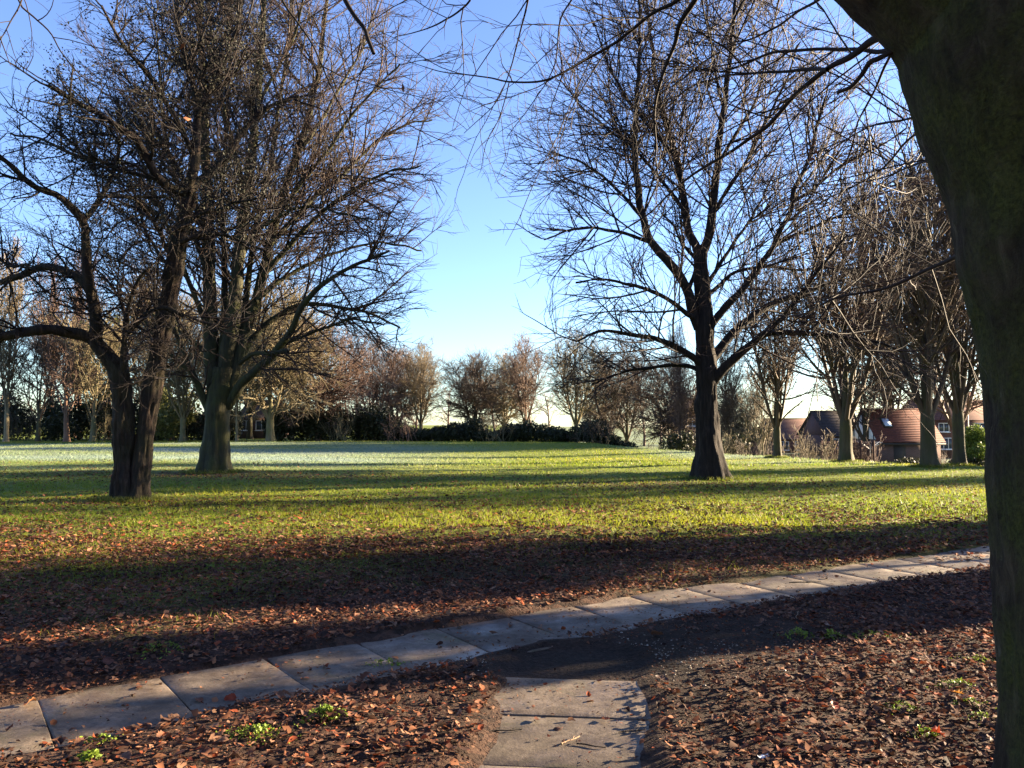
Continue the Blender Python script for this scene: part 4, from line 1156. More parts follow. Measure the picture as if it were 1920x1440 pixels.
# warm twiggy shrubs: bundles of upright stems
def twig_shrub(name, label, px, d, w, h, n, m, seed, group=None):
    g = np.random.default_rng(seed)
    x = (px - 960) / F_PX * d
    b = np.array([x, d, float(gz(x, d))])
    root = empty(name, b, label, 'shrub', group)
    s = np.stack([g.normal(size=n) * w * .28, g.normal(size=n) * w * .2, np.zeros(n) - .03], -1)
    paths = []
    for i in range(n):
        hh = h * (.6 + .5 * g.random())
        e = s[i] + np.array([g.normal() * w * .22, g.normal() * w * .15, hh])
        paths.append((np.stack([s[i], s[i] * .5 + e * .5 + g.normal(size=3) * .12, e]), .028, .010))
    Q0, R0 = pad_paths(paths, 8)
    Q1, R1 = sprout(Q0, R0, 5, .15, 1, (.4, 1.2), (38, 12), 5, .12, (0, 0, .08), .012, .008, g)
    Q2, R2 = sprout(Q1, R1, 5, .1, 1, (.2, .6), (38, 12), 3, .15, (0, 0, .05), .009, .007, g)
    V, F = tubes(Q0, R0, 5)
    tag(obj('stems', mesh_np('stems', V, F), m[0], root), kind='stuff')
    tag(crown_object(root, [(Q1, R1), (Q2, R2)], m[1], 'twigs', (3, 3)), kind='stuff')
    return root
for i, (px, d, w, h, mt, lab) in enumerate([
        (1486, 44, 1.6, 2.3, 'pale', 'lit yellow thicket directly right of the lit-edged tree'),
        (1528, 45, 1.8, 2.7, 'pale', 'lit yellow thicket next to the wooden fence'),
        (1405, 46, 2.2, 2.2, 'brown', 'brown thicket left of the small brick gable'),
        (1368, 47, 2.2, 2.8, 'olive', 'olive thicket right of the broad dark trunk'),
        (1610, 47, 1.6, 2.2, 'red', 'reddish thicket behind the rotary clothes line'),
        (1765, 34, 1.0, 1.2, 'red', 'small reddish twiggy shrub below the white window'),
        (640, 64, 3.0, 2.6, 'olive', 'olive thicket at the right end of the black hedge'),
        (205, 66, 2.4, 3.0, 'olive', 'olive thicket left of the twin stems'),
        (30, 67, 2.5, 2.8, 'brown', 'brown thicket beside the far left pale tree'),
        (420, 67, 3.0, 2.6, 'brown', 'brown thicket between the greenish trunk and the very thin one'),
        (760, 64, 3.4, 2.2, 'red', 'reddish thicket before the middle hedge'),
        (930, 63, 3.0, 1.9, 'olive', 'olive thicket before the middle hedge'),
        (1130, 60, 3.0, 2.3, 'brown', 'brown thicket at the right end of the middle hedge')]):
    twig_shrub('thicket', lab, px, d, w, h, 16, M_BG[mt], 700 + i, 'twiggy thickets round the field')

def conifer(name, label, px, py_top, d, w, m, seed, n=6000, tiers=11, clear=.2, size=.16):
    g = np.random.default_rng(seed)
    x = (px - 960) / F_PX * d
    b = np.array([x, d, float(gz(x, d)) - .03])
    H = P(px, py_top, d)[2] - b[2]
    root = empty(name, b, label, 'tree')
    z = np.linspace(0, H * .97, 8)
    V, F = trunk_mesh(np.stack([.12 * np.sin(z), 0 * z, z], -1), .2 * (1 - z / H) + .03, 12, .3, seed, .4, .3)
    obj('trunk', mesh_np('trunk', V, F), M_BG['red'][0], root)
    C, R = [], []
    for i in range(tiers):
        t = clear + (1 - clear) * (i + .3 * g.random()) / tiers
        rr = w * (1 - t) ** .7 * (.6 + .5 * g.random()) + .3
        for k in range(4):
            a = g.random() * 6.28
            C.append((np.cos(a) * rr * .62, np.sin(a) * rr * .62, H * t)); R.append((rr * .5, rr * .5, H / tiers * .55))
    V, F = leaf_cloud(C, R, n, size, g, shell=.5)
    obj('crown', mesh_np('crown', V, F, False), m, root)
    br = [(np.array([[0, 0, c[2] - .2], [c[0] * .6, c[1] * .6, c[2] - .1], c]), .05, .015) for c in np.array(C)]
    Q, Rr = pad_paths(br, 6)
    V, F = tubes(Q, Rr, 5)
    tag(obj('branches', mesh_np('branches', V, F), M_BG['red'][0], root), kind='stuff')
conifer('pine_tree', 'dark pine with open layered crown behind the leaning trunk', 150, 600, 76, 3.0, M_PINE, 631, 3600, 8, .42)
conifer('cypress_tree', 'yellow green conifer seen between the twin stems', 205, 585, 74, 3.2, M_CONIF, 632, 5200, 11, .25)
conifer('cypress_tree', 'yellow green conifer behind the small forked tree', 318, 640, 72, 3.0, M_CONIF, 633, 4600, 10, .12)

# unseen evergreens: right ones shaped for foreground shade, rear two added to dim sky
def shade_shrub(label, x, y, w, h, seed, n=4200, dpt=None, z0=0):
    g = np.random.default_rng(seed)
    C, R = [], []
    for i in range(12):
        t = i / 11
        C.append((x + g.normal() * w * .25, y + g.normal() * (dpt or w) * .28, float(gz(x, y)) + z0 + .5 + (h - z0 - .9) * t)); R.append((w * .5 * (1 - .35 * t), (dpt or w) * .42 * (1 - .35 * t), (h - z0) * .16))
    bush('shade_holly', label, 'tree', C, R, n, .09, M_HEDGE, seed, 'evergreen trees outside the picture')
SHADE = [(14.0, 13.6, 1.7, 5.2, 0, 'holly off the right side level with the end of the path'),
         (11.0, 9.55, 1.1, 4.6, 0, 'slim holly off the right side in line with the long path'),
         (14.5, 12.9, 1.3, 5.6, 2.9, 'clear-stemmed holly off the right side behind the slim one'),
         (10.0, 8.5, .95, 2.3, 0, 'low holly off the right side nearest the camera'),
         (-3.5, -6.5, 3.0, 5.0, 0, 'broad holly added behind the camera on the left to dim the sky light'),
         (4.5, -7.5, 3.2, 5.5, 0, 'broad holly added behind the camera on the right to dim the sky light')]
for i, (x, y, w, h, z0, lab) in enumerate(SHADE):
    shade_shrub(lab, x, y, w, h, 650 + i, z0=z0)

# ------------------------------------------------------------------ houses, fence and garden things beyond the field
M_BRICK = brick_mat('red_brick', (.13, .055, .04), (.17, .07, .05), (.13, .11, .10))
M_BRICK2 = brick_mat('brown_brick', (.085, .045, .037), (.115, .06, .048), (.10, .085, .078))
M_TILE = noise_mat('red_roof_tile', [(.3, (.07, .026, .019)), (.7, (.14, .05, .034))], 7, .85)
M_TILE2 = noise_mat('pinkish_roof_tile', [(.3, (.10, .055, .043)), (.7, (.17, .092, .07))], 5, .85)
M_TILE3 = noise_mat('grey_brown_roof_tile', [(.3, (.035, .028, .024)), (.7, (.07, .055, .047))], 5, .85)
M_WHITE = plain('white_paint', (.78, .78, .76), .5)
M_DARKW = plain('dark_timber', (.03, .025, .022), .7)
M_GLASS = plain('window_glass', (.04, .05, .06), .08, 0, .6)
M_FENCE = noise_mat('red_brown_fence_wood', [(.3, (.045, .023, .018)), (.7, (.09, .047, .034))], 6, .85)
M_METAL = plain('grey_metal', (.45, .46, .47), .4, .7)

def roof_parts(root, x0, x1, y0, y1, ze, zr, m, courses=12, over=.25):
    """gabled roof, ridge along x; every tile course is a lapped strip"""
    ym = (y0 + y1) / 2
    rf = bpy.data.objects.new('roof', None); COL.objects.link(rf); rf.parent = root
    for sgn, ya in ((1, y0 - over), (-1, y1 + over)):
        zb = ze - over * (zr - ze) / (ym - y0)
        for c in range(courses):
            t0, t1 = c / courses, (c + 1) / courses
            a = np.array([ya + (ym - ya) * t0, zb + (zr - zb) * t0]); e = np.array([ya + (ym - ya) * t1, zb + (zr - zb) * t1])
            nrm = np.array([-(e - a)[1], (e - a)[0]]) * sgn; nrm = nrm / np.linalg.norm(nrm)
            if nrm[1] < 0: nrm = -nrm
            lo, hi = a + nrm * .05, e + nrm * .03
            lob, hib = a + nrm * .012, e + nrm * .004
            mb = MB()
            V = []
            for x in (x0 - over, x1 + over):
                for p in (lob, hib, hi, lo): V.append((x, p[0], p[1]))
            mb.add(V, [(0, 1, 2, 3), (7, 6, 5, 4), (3, 2, 6, 7), (0, 3, 7, 4), (1, 5, 6, 2), (0, 4, 5, 1)])
            mb.build('tile_course', m, rf)
    mb = MB(); mb.box(x0 - over - .01, x1 + over + .01, ym - .12, ym + .12, zr + .01, zr + .13)
    mb.build('ridge', m, rf)
    return rf

def walls(root, x0, x1, y0, y1, z0, ze, zr, m, gable=None):
    mb = MB(); mb.box(x0, x1, y0, y1, z0, ze)
    w = mb.build('wall', m, root)
    ym = (y0 + y1) / 2
    for x in (x0, x1):
        g = MB()
        xs = (x - .03, x + .1) if x == x0 else (x - .1, x + .03)
        V = [(xs[0], y0, ze + .003), (xs[0], y1, ze + .003), (xs[0], ym, zr - .03), (xs[1], y0, ze + .003), (xs[1], y1, ze + .003), (xs[1], ym, zr - .03)]
        g.add(V, [(0, 3, 4, 1), (1, 4, 5, 2), (2, 5, 3, 0)], [(0, 1, 2), (5, 4, 3)])
        go = g.build('gable', gable or m, root)
        if gable:
            for k in range(1, 6):
                yy = y0 + (y1 - y0) * k / 6
                zt = ze + (zr - ze) * (1 - abs(yy - ym) / ((y1 - y0) / 2))
                t = MB(); sx = xs[0] - .03 if x == x0 else xs[1]
                t.box(sx, sx + .03, yy - .05, yy + .05, ze + .01, zt - .05); t.build('timber', M_DARKW, go)
    return w

def window(root, x0, x1, z0, z1, y, panes=2, fr=.06):
    """white framed window on a wall facing -y"""
    w = bpy.data.objects.new('window', None); COL.objects.link(w); w.parent = root
    f = MB()
    f.box(x0, x1, y - .06, y + .01, z0, z0 + fr); f.box(x0, x1, y - .06, y + .01, z1 - fr, z1)
    for i in range(panes + 1):
        xc = x0 + (x1 - x0 - fr) * i / panes
        f.box(xc, xc + fr, y - .058, y + .008, z0 + fr, z1 - fr)
    f.build('frame', M_WHITE, w)
    for i in range(panes):
        a = x0 + (x1 - x0 - fr) * i / panes + fr; b = x0 + (x1 - x0 - fr) * (i + 1) / panes
        g = MB(); g.box(a, b, y - .03, y - .004, z0 + fr, z1 - fr); g.build('pane', M_GLASS, w)
    s = MB(); s.box(x0 - .08, x1 + .08, y - .14, y + .005, z0 - .06, z0 - .003); s.build('sill', M_WHITE, w)

def px_x(px, d): return (px - 960) / F_PX * d
def py_z(py, d): return P(960, py, d)[2]

def house_garage():
    d = 58
    x0, zb = px_x(1647, d), py_z(873, d) - .4
    root = empty('brick_garage', (x0 + 2.3, d + 2.5, zb), 'brick garage with red tiled roof, skylight and dark door', 'building')
    X0, X1, Y0, Y1 = -2.3, 2.3, -2.5, 2.5
    ze, zr = py_z(824, d) - zb, py_z(769, d + 2.5) - zb
    walls(root, X0, X1, Y0, Y1, 0, ze, zr, M_BRICK2, M_WHITE)
    roof_parts(root, X0, X1, Y0, Y1, ze, zr, M_TILE, 19)
    dr = MB(); dr.box(X0 + 1.05, X0 + 1.95, Y0 - .04, Y0 + .02, .02, ze - .12); do = dr.build('door', M_DARKW, root)
    h = MB(); h.box(X0 + 1.82, X0 + 1.87, Y0 - .09, Y0 - .045, .95, 1.1); h.build('handle', M_METAL, do)
    k = (zr - ze) / 2.5
    t = .52; y = Y0 + 2.5 * t; z = ze + (zr - ze) * t
    a = math.atan(k); R = np.array([[1, 0, 0], [0, math.cos(a), -math.sin(a)], [0, math.sin(a), math.cos(a)]])
    s = MB(); s.box(-.33, .33, -.5, .5, .03, .16, R, (X0 + 1.15, y, z)); so = s.build('skylight', M_DARKW, root)
    s = MB(); s.box(-.25, .25, -.42, .42, .165, .18, R, (X0 + 1.15, y, z)); s.build('pane', plain('skylight_glass', (.35, .42, .5), .1, 0, .8), so)
    f = MB(); f.box(X0 - .24, X1 + .24, Y0 - .31, Y0 - .26, ze - .42, ze - .26); f.build('gutter', M_DARKW, root)
house_garage()

def house_window():
    d = 74
    zb = float(base_z(px_x(1770, d), d))
    x0 = px_x(1742, d)
    root = empty('brick_house', (x0, d, zb), 'red brick house with white upper window seen between right trunks', 'building')
    ze, zr = py_z(786, d) - zb, py_z(752, d + 3.5) - zb
    walls(root, 0, 7, 0, 7, 0, ze, zr, M_BRICK)
    roof_parts(root, 0, 7, 0, 7, ze, zr, M_TILE2, 18)
    zw0, zw1 = py_z(810, d) - zb, py_z(793, d) - zb
    window(root, px_x(1758, d) - x0, px_x(1778, d) - x0, zw0, zw1, 0)
    window(root, 4.2, 5.4, zw0, zw1, 0)
    window(root, .8, 2.2, .9, 2.0, 0, 3)
    c = MB(); c.box(5.2, 5.9, 3.1, 3.9, zr - .6, zr + .9); c.build('chimney', M_BRICK, root)
house_window()

def simple_house(name, label, pxa, pxb, py_e, py_r, d, dep, wm, rm, nwin=0):
    x0, x1 = px_x(pxa, d), px_x(pxb, d)
    zb = float(base_z((x0 + x1) / 2, d))
    root = empty(name, ((x0 + x1) / 2, d, zb), label, 'building')
    hw = (x1 - x0) / 2
    ze, zr = py_z(py_e, d) - zb, py_z(py_r, d + dep / 2) - zb
    walls(root, -hw, hw, 0, dep, 0, ze, zr, wm)
    roof_parts(root, -hw, hw, 0, dep, ze, zr, rm, 16)
    for i in range(nwin):
        xc = -hw + 2 * hw * (i + .5) / nwin
        window(root, xc - .6, xc + .6, ze - 1.35, ze - .35, 0)
    return root
simple_house('bungalow', 'distant bungalow with pinkish roof behind the lit yellow thicket', 1452, 1545, 822, 786, 88, 7, M_BRICK, M_TILE2, 3)
simple_house('distant_house', 'grey brown roofed house behind the wooden fence', 1552, 1625, 816, 772, 78, 8, M_BRICK2, M_TILE3, 2)
simple_house('bungalow', 'dark bungalow with white windows behind the left tree row', 448, 506, 782, 752, 78, 7, M_BRICK2, M_TILE3, 2)
simple_house('distant_house', 'red walled house just left of the broad dark trunk', 1282, 1345, 778, 748, 92, 8, M_BRICK, M_TILE2, 2)

def gable_shed():
    d = 62
    x0, x1 = px_x(1391, d), px_x(1450, d)
    zb = float(base_z((x0 + x1) / 2, d))
    root = empty('brick_shed', ((x0 + x1) / 2, d, zb), 'small brown brick outbuilding with gable facing the field', 'building')
    hw = (x1 - x0) / 2
    ze, zr = py_z(826, d) - zb, py_z(802, d) - zb
    mb = MB(); mb.box(-hw, hw, 0, 4, 0, ze); mb.build('wall', M_BRICK2, root)
    g = MB(); V = [(-hw, y, ze + .002) if s == 0 else ((hw, y, ze + .002) if s == 1 else (0, y, zr)) for y in (0, 4) for s in (0, 1, 2)]
    g.add(V, [(0, 3, 4, 1), (1, 4, 5, 2), (2, 5, 3, 0)], [(0, 1, 2), (5, 4, 3)]); g.build('gable', M_BRICK2, root)
    for sg in (-1, 1):
        a = math.atan2(zr - ze, hw)
        L_ = math.hypot(hw, zr - ze) + .2
        R = np.array([[math.cos(a), 0, sg * math.sin(a)], [0, 1, 0], [-sg * math.sin(a), 0, math.cos(a)]])
        p = MB(); p.box(0 if sg > 0 else -L_, L_ if sg > 0 else 0, -.2, 4.2, .02, .10, R, (0, 0, zr)); p.build('roof_slope', M_TILE3, root)
gable_shed()

def garden_fence():
    d0, d1 = 47, 46
    pts = [(1538, 48), (1562, 47.6), (1587, 47.2), (1612, 46.8), (1636, 46.4)]
    x, d = px_x(pts[0][0], 48), 48
    b = np.array([x, d, float(base_z(x, d))])
    root = empty('wooden_fence', b, 'red brown wooden garden fence beyond the right trees', 'fence')
    for i, (px, dd) in enumerate(pts):
        xx = px_x(px, dd); z = float(base_z(xx, dd))
        zt = py_z(828, dd)
        p = MB(); p.box(xx - .06, xx + .06, dd - .06, dd + .06, z - .1, zt + .06); o = p.build('post', M_FENCE, root); o.matrix_parent_inverse = root.matrix_world.inverted(); o.location = -b
        o.matrix_parent_inverse.identity()
        if i < len(pts) - 1:
            px2, d2 = pts[i + 1]; x2 = px_x(px2, d2)
            n = 9
            q = MB()
            for k in range(n):
                t0, t1 = (k + .03) / n, (k + .97) / n
                xa, xb = xx + .06 + (x2 - xx - .12) * t0, xx + .06 + (x2 - xx - .12) * t1
                yy = dd + (d2 - dd) * (t0 + t1) / 2
                q.box(xa, xb, yy - .012 + .008 * (k % 2), yy + .012 + .008 * (k % 2), z + .05, zt)
            q.box(xx + .06, x2 - .06, min(dd, d2) + .3, min(dd, d2) + .34, z + .4, z + .5)
            o = q.build('panel', M_FENCE, root); o.location = -b
garden_fence()

def clothes_line():
    d = 50
    x = px_x(1629, d); zb = float(base_z(x, d)); zt = py_z(832, d)
    root = empty('rotary_clothes_line', (x, d, zb), 'grey rotary clothes line standing before the garage', 'clothes line')
    h = zt - zb
    p = MB(); p.bar((0, 0, -.05), (0, 0, h), .025); p.build('pole', M_METAL, root)
    tips = []
    for k in range(4):
        a = k * math.pi / 2 + .5
        t = np.array([math.cos(a) * .95, math.sin(a) * .95, h + .12]); tips.append(t)
        q = MB(); q.bar((0, 0, h - .35), t, .018); q.build('arm', M_METAL, root)
    q = MB()
    for f in (.95, .7, .45):
        for k in range(4):
            a = np.array([0, 0, h - .35]) * (1 - f) + tips[k] * f; c = np.array([0, 0, h - .35]) * (1 - f) + tips[(k + 1) % 4] * f
            q.bar(a, c, .006, 4)
    q.build('line', M_WHITE, root)
clothes_line()

def lamp_post():
    d = 66
    x = px_x(1814, d); zb = float(base_z(x, d)); zt = py_z(772, d)
    root = empty('lamp_post', (x, d, zb), 'thin pale lamp post beside the green bush', 'lamp post')
    p = MB(); p.bar((0, 0, -.05), (0, 0, zt - zb), .055, 8); p.build('pole', M_METAL, root)
    p = MB(); p.bar((0, 0, zt - zb), (-.5, 0, zt - zb + .12), .035); p.build('arm', M_METAL, root)
    p = MB(); p.box(-.95, -.45, -.1, .1, zt - zb + .07, zt - zb + .17); p.build('lantern', M_METAL, root)
lamp_post()

# ------------------------------------------------------------------ grass, leaf litter, small things on the ground
M_GRASS = col_mat('grass_blade', .52, .55, .3)
M_LITTER = col_mat('dry_leaf', .22, .75, .12)

def wedge(g, n, d0, d1, law):
    if law == 'uni': d = np.sqrt(d0 ** 2 + (d1 ** 2 - d0 ** 2) * g.random(n))
    else: d = d0 * (d1 / d0) ** g.random(n)
    x = (g.random(n) * 2 - 1) * (.78 * d + .8)
    return x, d

def build_grass():
    g = np.random.default_rng(801)
    Vs, Cs, n0 = [], [], 0
    for (n, d0, d1, law, hh, ww) in ((100000, 3.0, 13.0, 'uni', .055, .0035), (200000, 11.0, 34.0, 'log', .06, .008), (90000, 28.0, 66.0, 'log', .07, .022)):
        x, y = wedge(g, n, d0, d1, law)
        dens = m_grass(x, y)
        clump = sstep(-.35, .35, n2(x, y, .22, 91)) * .75 + .25
        keep = (g.random(n) < dens * clump) & ~on_path(x, y, .03)
        keep &= y < np.interp(x, BX, BY) + 4
        x, y = x[keep], y[keep]
        m = len(x)
        z = gz(x, y) - .006
        a = g.random(m) * 2 * np.pi
        h = hh * (.45 + .9 * g.random(m)) * (1 + .5 * n2(x, y, 1.3, 92))
        w = ww * (.7 + .6 * g.random(m)) * (1 + .0 * y)
        tilt = .55 * g.normal(size=(m, 2))
        b = np.stack([x, y, z], -1)
        s = np.stack([np.cos(a) * w, np.sin(a) * w, 0 * w], -1)
        tip = b + np.stack([tilt[:, 0] * h, tilt[:, 1] * h, h], -1)
        Vs.append(np.stack([b - s, b + s, tip], 1).reshape(-1, 3))
        f = m_frost(x, y)[:, None]
        v = g.random(m)[:, None]
        yel = sstep(-.2, .6, n2(x, y, 3.0, 93))[:, None] * .6
        c = np.array([.085, .14, .010]) * (1 - v) + np.array([.18, .215, .014]) * v
        yel = yel * (.6 + .4 * sstep(-2, 6, x)[:, None])
        c = c * (1 - yel) + np.array([.30, .275, .018]) * yel
        dry = (g.random(m)[:, None] < .06)
        c = np.where(dry, np.array([.24, .19, .09]), c)
        c = c * (1 - f) + np.array([.19, .255, .215]) * f
        Cs.append(np.repeat(c, 3, 0))
    for px, d, r in ((243, 15.0, .34), (402, 23.0, .52), (1331, 21.3, .47), (1455, 34.8, .3), (1583, 31.0, .36), (1738, 27.0, .36), (1795, 28.5, .3)):
        m = 1500
        a = g.random(m) * 6.283; q = r * (.9 + .9 * g.random(m) ** 1.6)
        x = (px - 960) / F_PX * d + np.cos(a) * q; y = d + np.sin(a) * q
        b = np.stack([x, y, gz(x, y) - .01], -1); h = .05 + .10 * g.random(m)
        s = np.stack([np.cos(a * 7), np.sin(a * 7), 0 * a], -1) * .009
        Vs.append(np.stack([b - s, b + s, b + np.stack([.5 * h * g.normal(size=m), .5 * h * g.normal(size=m), h], -1)], 1).reshape(-1, 3))
        v = g.random(m)[:, None]
        Cs.append(np.repeat(np.array([.07, .11, .012]) * (1 - v) + np.array([.17, .17, .04]) * v, 3, 0))
    V = np.concatenate(Vs); C = np.concatenate(Cs)
    o = obj('grass', mesh_np('grass', V, np.arange(len(V)).reshape(-1, 3), False, C), M_GRASS)
    tag(o, 'short rough park grass with frost in the distance', 'grass', None, 'stuff')
build_grass()

LEAF_COLS = np.array([(.145, .060, .034), (.105, .044, .027), (.175, .074, .038), (.06, .032, .024), (.195, .092, .05), (.045, .025, .020), (.21, .115, .07), (.21, .054, .022), (.12, .064, .042)])

def leaf_shape(n, g, size, curl, detail=True):
    """curled leaf meshes in local frames: (n,k,3)"""
    if detail:
        u = np.array([-1, -.45, .25, 1, .25, -.45, 0.0]); v = np.array([0, .55, .5, 0, -.5, -.55, 0.0])
        F = np.array([(0, 6, 1), (1, 6, 2), (2, 6, 3), (3, 6, 4), (4, 6, 5), (5, 6, 0)])
    else:
        u = np.array([-1, .0, 1, .0]); v = np.array([0, .55, 0, -.55])
        F = np.array([(0, 2, 1), (0, 3, 2)])
    k = len(u)
    ju = u[None] * (1 + .18 * g.normal(size=(n, k))); jv = v[None] * (1 + .25 * g.normal(size=(n, k)))
    c1 = curl * g.normal(size=n)[:, None]; c2 = curl * (.6 + g.normal(size=n))[:, None]
    z = c1 * ju ** 2 + c2 * np.abs(jv) * 1.3 + .10 * g.normal(size=(n, k))
    L = np.stack([ju, jv, z], -1) * size[:, None, None]
    return L, F

def place_leaves(L, x, y, z, g, tilt=.28):
    n = len(x)
    a = g.random(n) * 2 * np.pi
    nz = np.stack([tilt * g.normal(size=n), tilt * g.normal(size=n), np.ones(n)], -1); nz = unit(nz)
    ex = np.stack([np.cos(a), np.sin(a), 0 * a], -1); ex = unit(ex - (ex * nz).sum(1, keepdims=True) * nz)
    ey = np.cross(nz, ex)
    W = L[:, :, :1] * ex[:, None] + L[:, :, 1:2] * ey[:, None] + L[:, :, 2:] * nz[:, None]
    return W + np.stack([x, y, z], -1)[:, None]

def build_litter():
    g = np.random.default_rng(802)
    Vs, Fs, Cs, n0 = [], [], [], 0
    for (n, d0, d1, law, smin, smax, det) in ((66000, 2.4, 10.0, 'uni', .012, .034, True), (115000, 2.4, 9.0, 'uni', .004, .016, False), (90000, 8.5, 30.0, 'log', .022, .046, False)):
        x, y = wedge(g, n, d0, d1, law)
        dens = m_litter(x, y) * (.74 + .26 * sstep(-.45, .25, fbm2(x, y, .55, 95, 2)))
        pth = on_path(x, y, -.06)
        edge = on_path(x, y, .0)
        pr = np.where(pth, .022 if det else .07 + .30 * sstep(.1, .6, n2(x, y, .35, 97)), np.where(edge, .8, 1.0))
        keep = g.random(n) < dens * pr
        x, y, pth = x[keep], y[keep], pth[keep]
        m = len(x)
        size = smin + (smax - smin) * g.random(m) ** 1.5
        size = size * np.where(m_mud(x, y) > .4, .55, 1)
        L, F = leaf_shape(m, g, size, .22, det)
        lift = np.where(pth, .006, .008 + .026 * g.random(m))
        W = place_leaves(L, x, y, surf(x, y) + lift, g, .30)
        k = W.shape[1]
        Vs.append(W.reshape(-1, 3))
        Fs.append((F[None] + (np.arange(m) * k)[:, None, None]).reshape(-1, 3) + n0); n0 += m * k
        ci = g.integers(0, len(LEAF_COLS), m)
        c = LEAF_COLS[ci] * (.45 + .95 * g.random(m))[:, None]
        damp = sstep(.0, .5, n2(x, y, 1.1, 96))[:, None] * .45
        c = c * (1 - damp)
        c = c * (1 - .55 * m_mud(x, y)[:, None])
        Cs.append(np.repeat(c, k, 0))
    o = obj('leaf_litter', mesh_np('leaf_litter', np.concatenate(Vs), np.concatenate(Fs), False, np.concatenate(Cs)), M_LITTER)
    tag(o, 'thick brown fallen leaf litter over the ground', 'leaf litter', None, 'stuff')
build_litter()

# the largest fallen leaves, each on its own
def leaf_obj_mat(name, cols):
    m, nt, b = new_mat(name)
    L = nt.links
    oi = N_(nt, 'ShaderNodeObjectInfo'); tc = N_(nt, 'ShaderNodeTexCoord')
    st = [(i / max(len(cols) - 1, 1), c) for i, c in enumerate(cols)]
    r = ramp(nt, st if len(st) > 1 else [(0, cols[0]), (1, cols[0])]); L.new(oi.outputs['Random'], r.inputs[0])
    n1 = N_(nt, 'ShaderNodeTexNoise', Scale=60.0, Detail=4.0); L.new(tc.outputs['Object'], n1.inputs['Vector'])
    r2 = ramp(nt, [(.35, (.6, .6, .6)), (.65, (1.15, 1.15, 1.15))]); L.new(n1.outputs[0], r2.inputs[0])
    mx = N_(nt, 'ShaderNodeMix', data_type='RGBA', blend_type='MULTIPLY'); mx.inputs[0].default_value = 1
    L.new(r.outputs[0], mx.inputs[6]); L.new(r2.outputs[0], mx.inputs[7]); L.new(mx.outputs[2], b.inputs['Base Color'])
    b.inputs['Roughness'].default_value = .55
    tr = N_(nt, 'ShaderNodeBsdfTranslucent'); L.new(mx.outputs[2], tr.inputs[0])
    ms = N_(nt, 'ShaderNodeMixShader'); ms.inputs[0].default_value = .22
    L.new(b.outputs[0], ms.inputs[1]); L.new(tr.outputs[0], ms.inputs[2]); L.new(ms.outputs[0], nt.nodes['Material Output'].inputs[0])
    return m
M_LEAF = leaf_obj_mat('fallen_leaf', [tuple(c * .8) for c in LEAF_COLS])
M_ORANGE = leaf_obj_mat('orange_leaf', [(.50, .20, .02)])
M_TAN = leaf_obj_mat('tan_leaf', [(.27, .12, .05)])
M_REDL = leaf_obj_mat('red_leaf', [(.30, .05, .02)])

def leaf_mesh(seed):
    """lobed, cupped leaf with stalk"""
    g = np.random.default_rng(seed)
    n = 11
    u = np.linspace(-1, 1, n)
    hw = .62 * np.sqrt(np.clip(1 - u ** 2, 0, 1)) * (1 - .25 * u) * (1 + .10 * np.cos(np.arange(n) * np.pi))
    c1, c2 = .25 * g.normal(), .35 + .3 * g.random()
    V = []
    for i in range(n):
        zc = c1 * u[i] ** 2 + .06 * math.sin(3 * u[i] + seed)
        V += [(u[i], -hw[i], zc + c2 * hw[i] + .08 * g.normal()), (u[i], 0, zc), (u[i], hw[i], zc + c2 * hw[i] * (.4 + g.random()) + .08 * g.normal())]
    F = []
    for i in range(n - 1):
        for j in (0, 1): F.append((i * 3 + j, i * 3 + 3 + j, i * 3 + 4 + j, i * 3 + 1 + j))
    b = len(V)
    V += [(-1, -.02, V[1][2] + .01), (-1, .02, V[1][2]), (-1.5, .03, V[1][2] + .1), (-1.5, 0, V[1][2] + .12)]
    F.append((b, b + 1, b + 2, b + 3))
    V = np.array(V); V[:, 2] -= V[:, 2].min()
    return mesh_np('fallen_leaf', V, np.array(F), False)
LEAVES = [leaf_mesh(900 + i) for i in range(9)]
for me in LEAVES: me.materials.append(M_LEAF)

def put_leaf(x, y, s, g, label, group=None, m=None, stand=.22):
    o = bpy.data.objects.new('fallen_leaf', LEAVES[g.integers(0, len(LEAVES))]); COL.objects.link(o)
    o.location = (x, y, float(surf(np.array([x]), np.array([y]))[0]) + (.004 if on_path(np.array([x]), np.array([y]))[0] else .014))
    o.rotation_euler = (stand * g.normal(), stand * g.normal(), g.random() * 6.28)
    o.scale = (s, s * (.8 + .4 * g.random()), s)
    if m is not None:
        o.material_slots[0].link = 'OBJECT'; o.material_slots[0].material = m
    tag(o, label, 'leaf', group)

def ground_px(px, py):
    u = (px - 960) / F_PX; v = (720 - py) / F_PX
    y = math.cos(PITCH) - v * math.sin(PITCH); z = math.sin(PITCH) + v * math.cos(PITCH)
    k = (H_CAM - .02) / -z
    return u * k, y * k

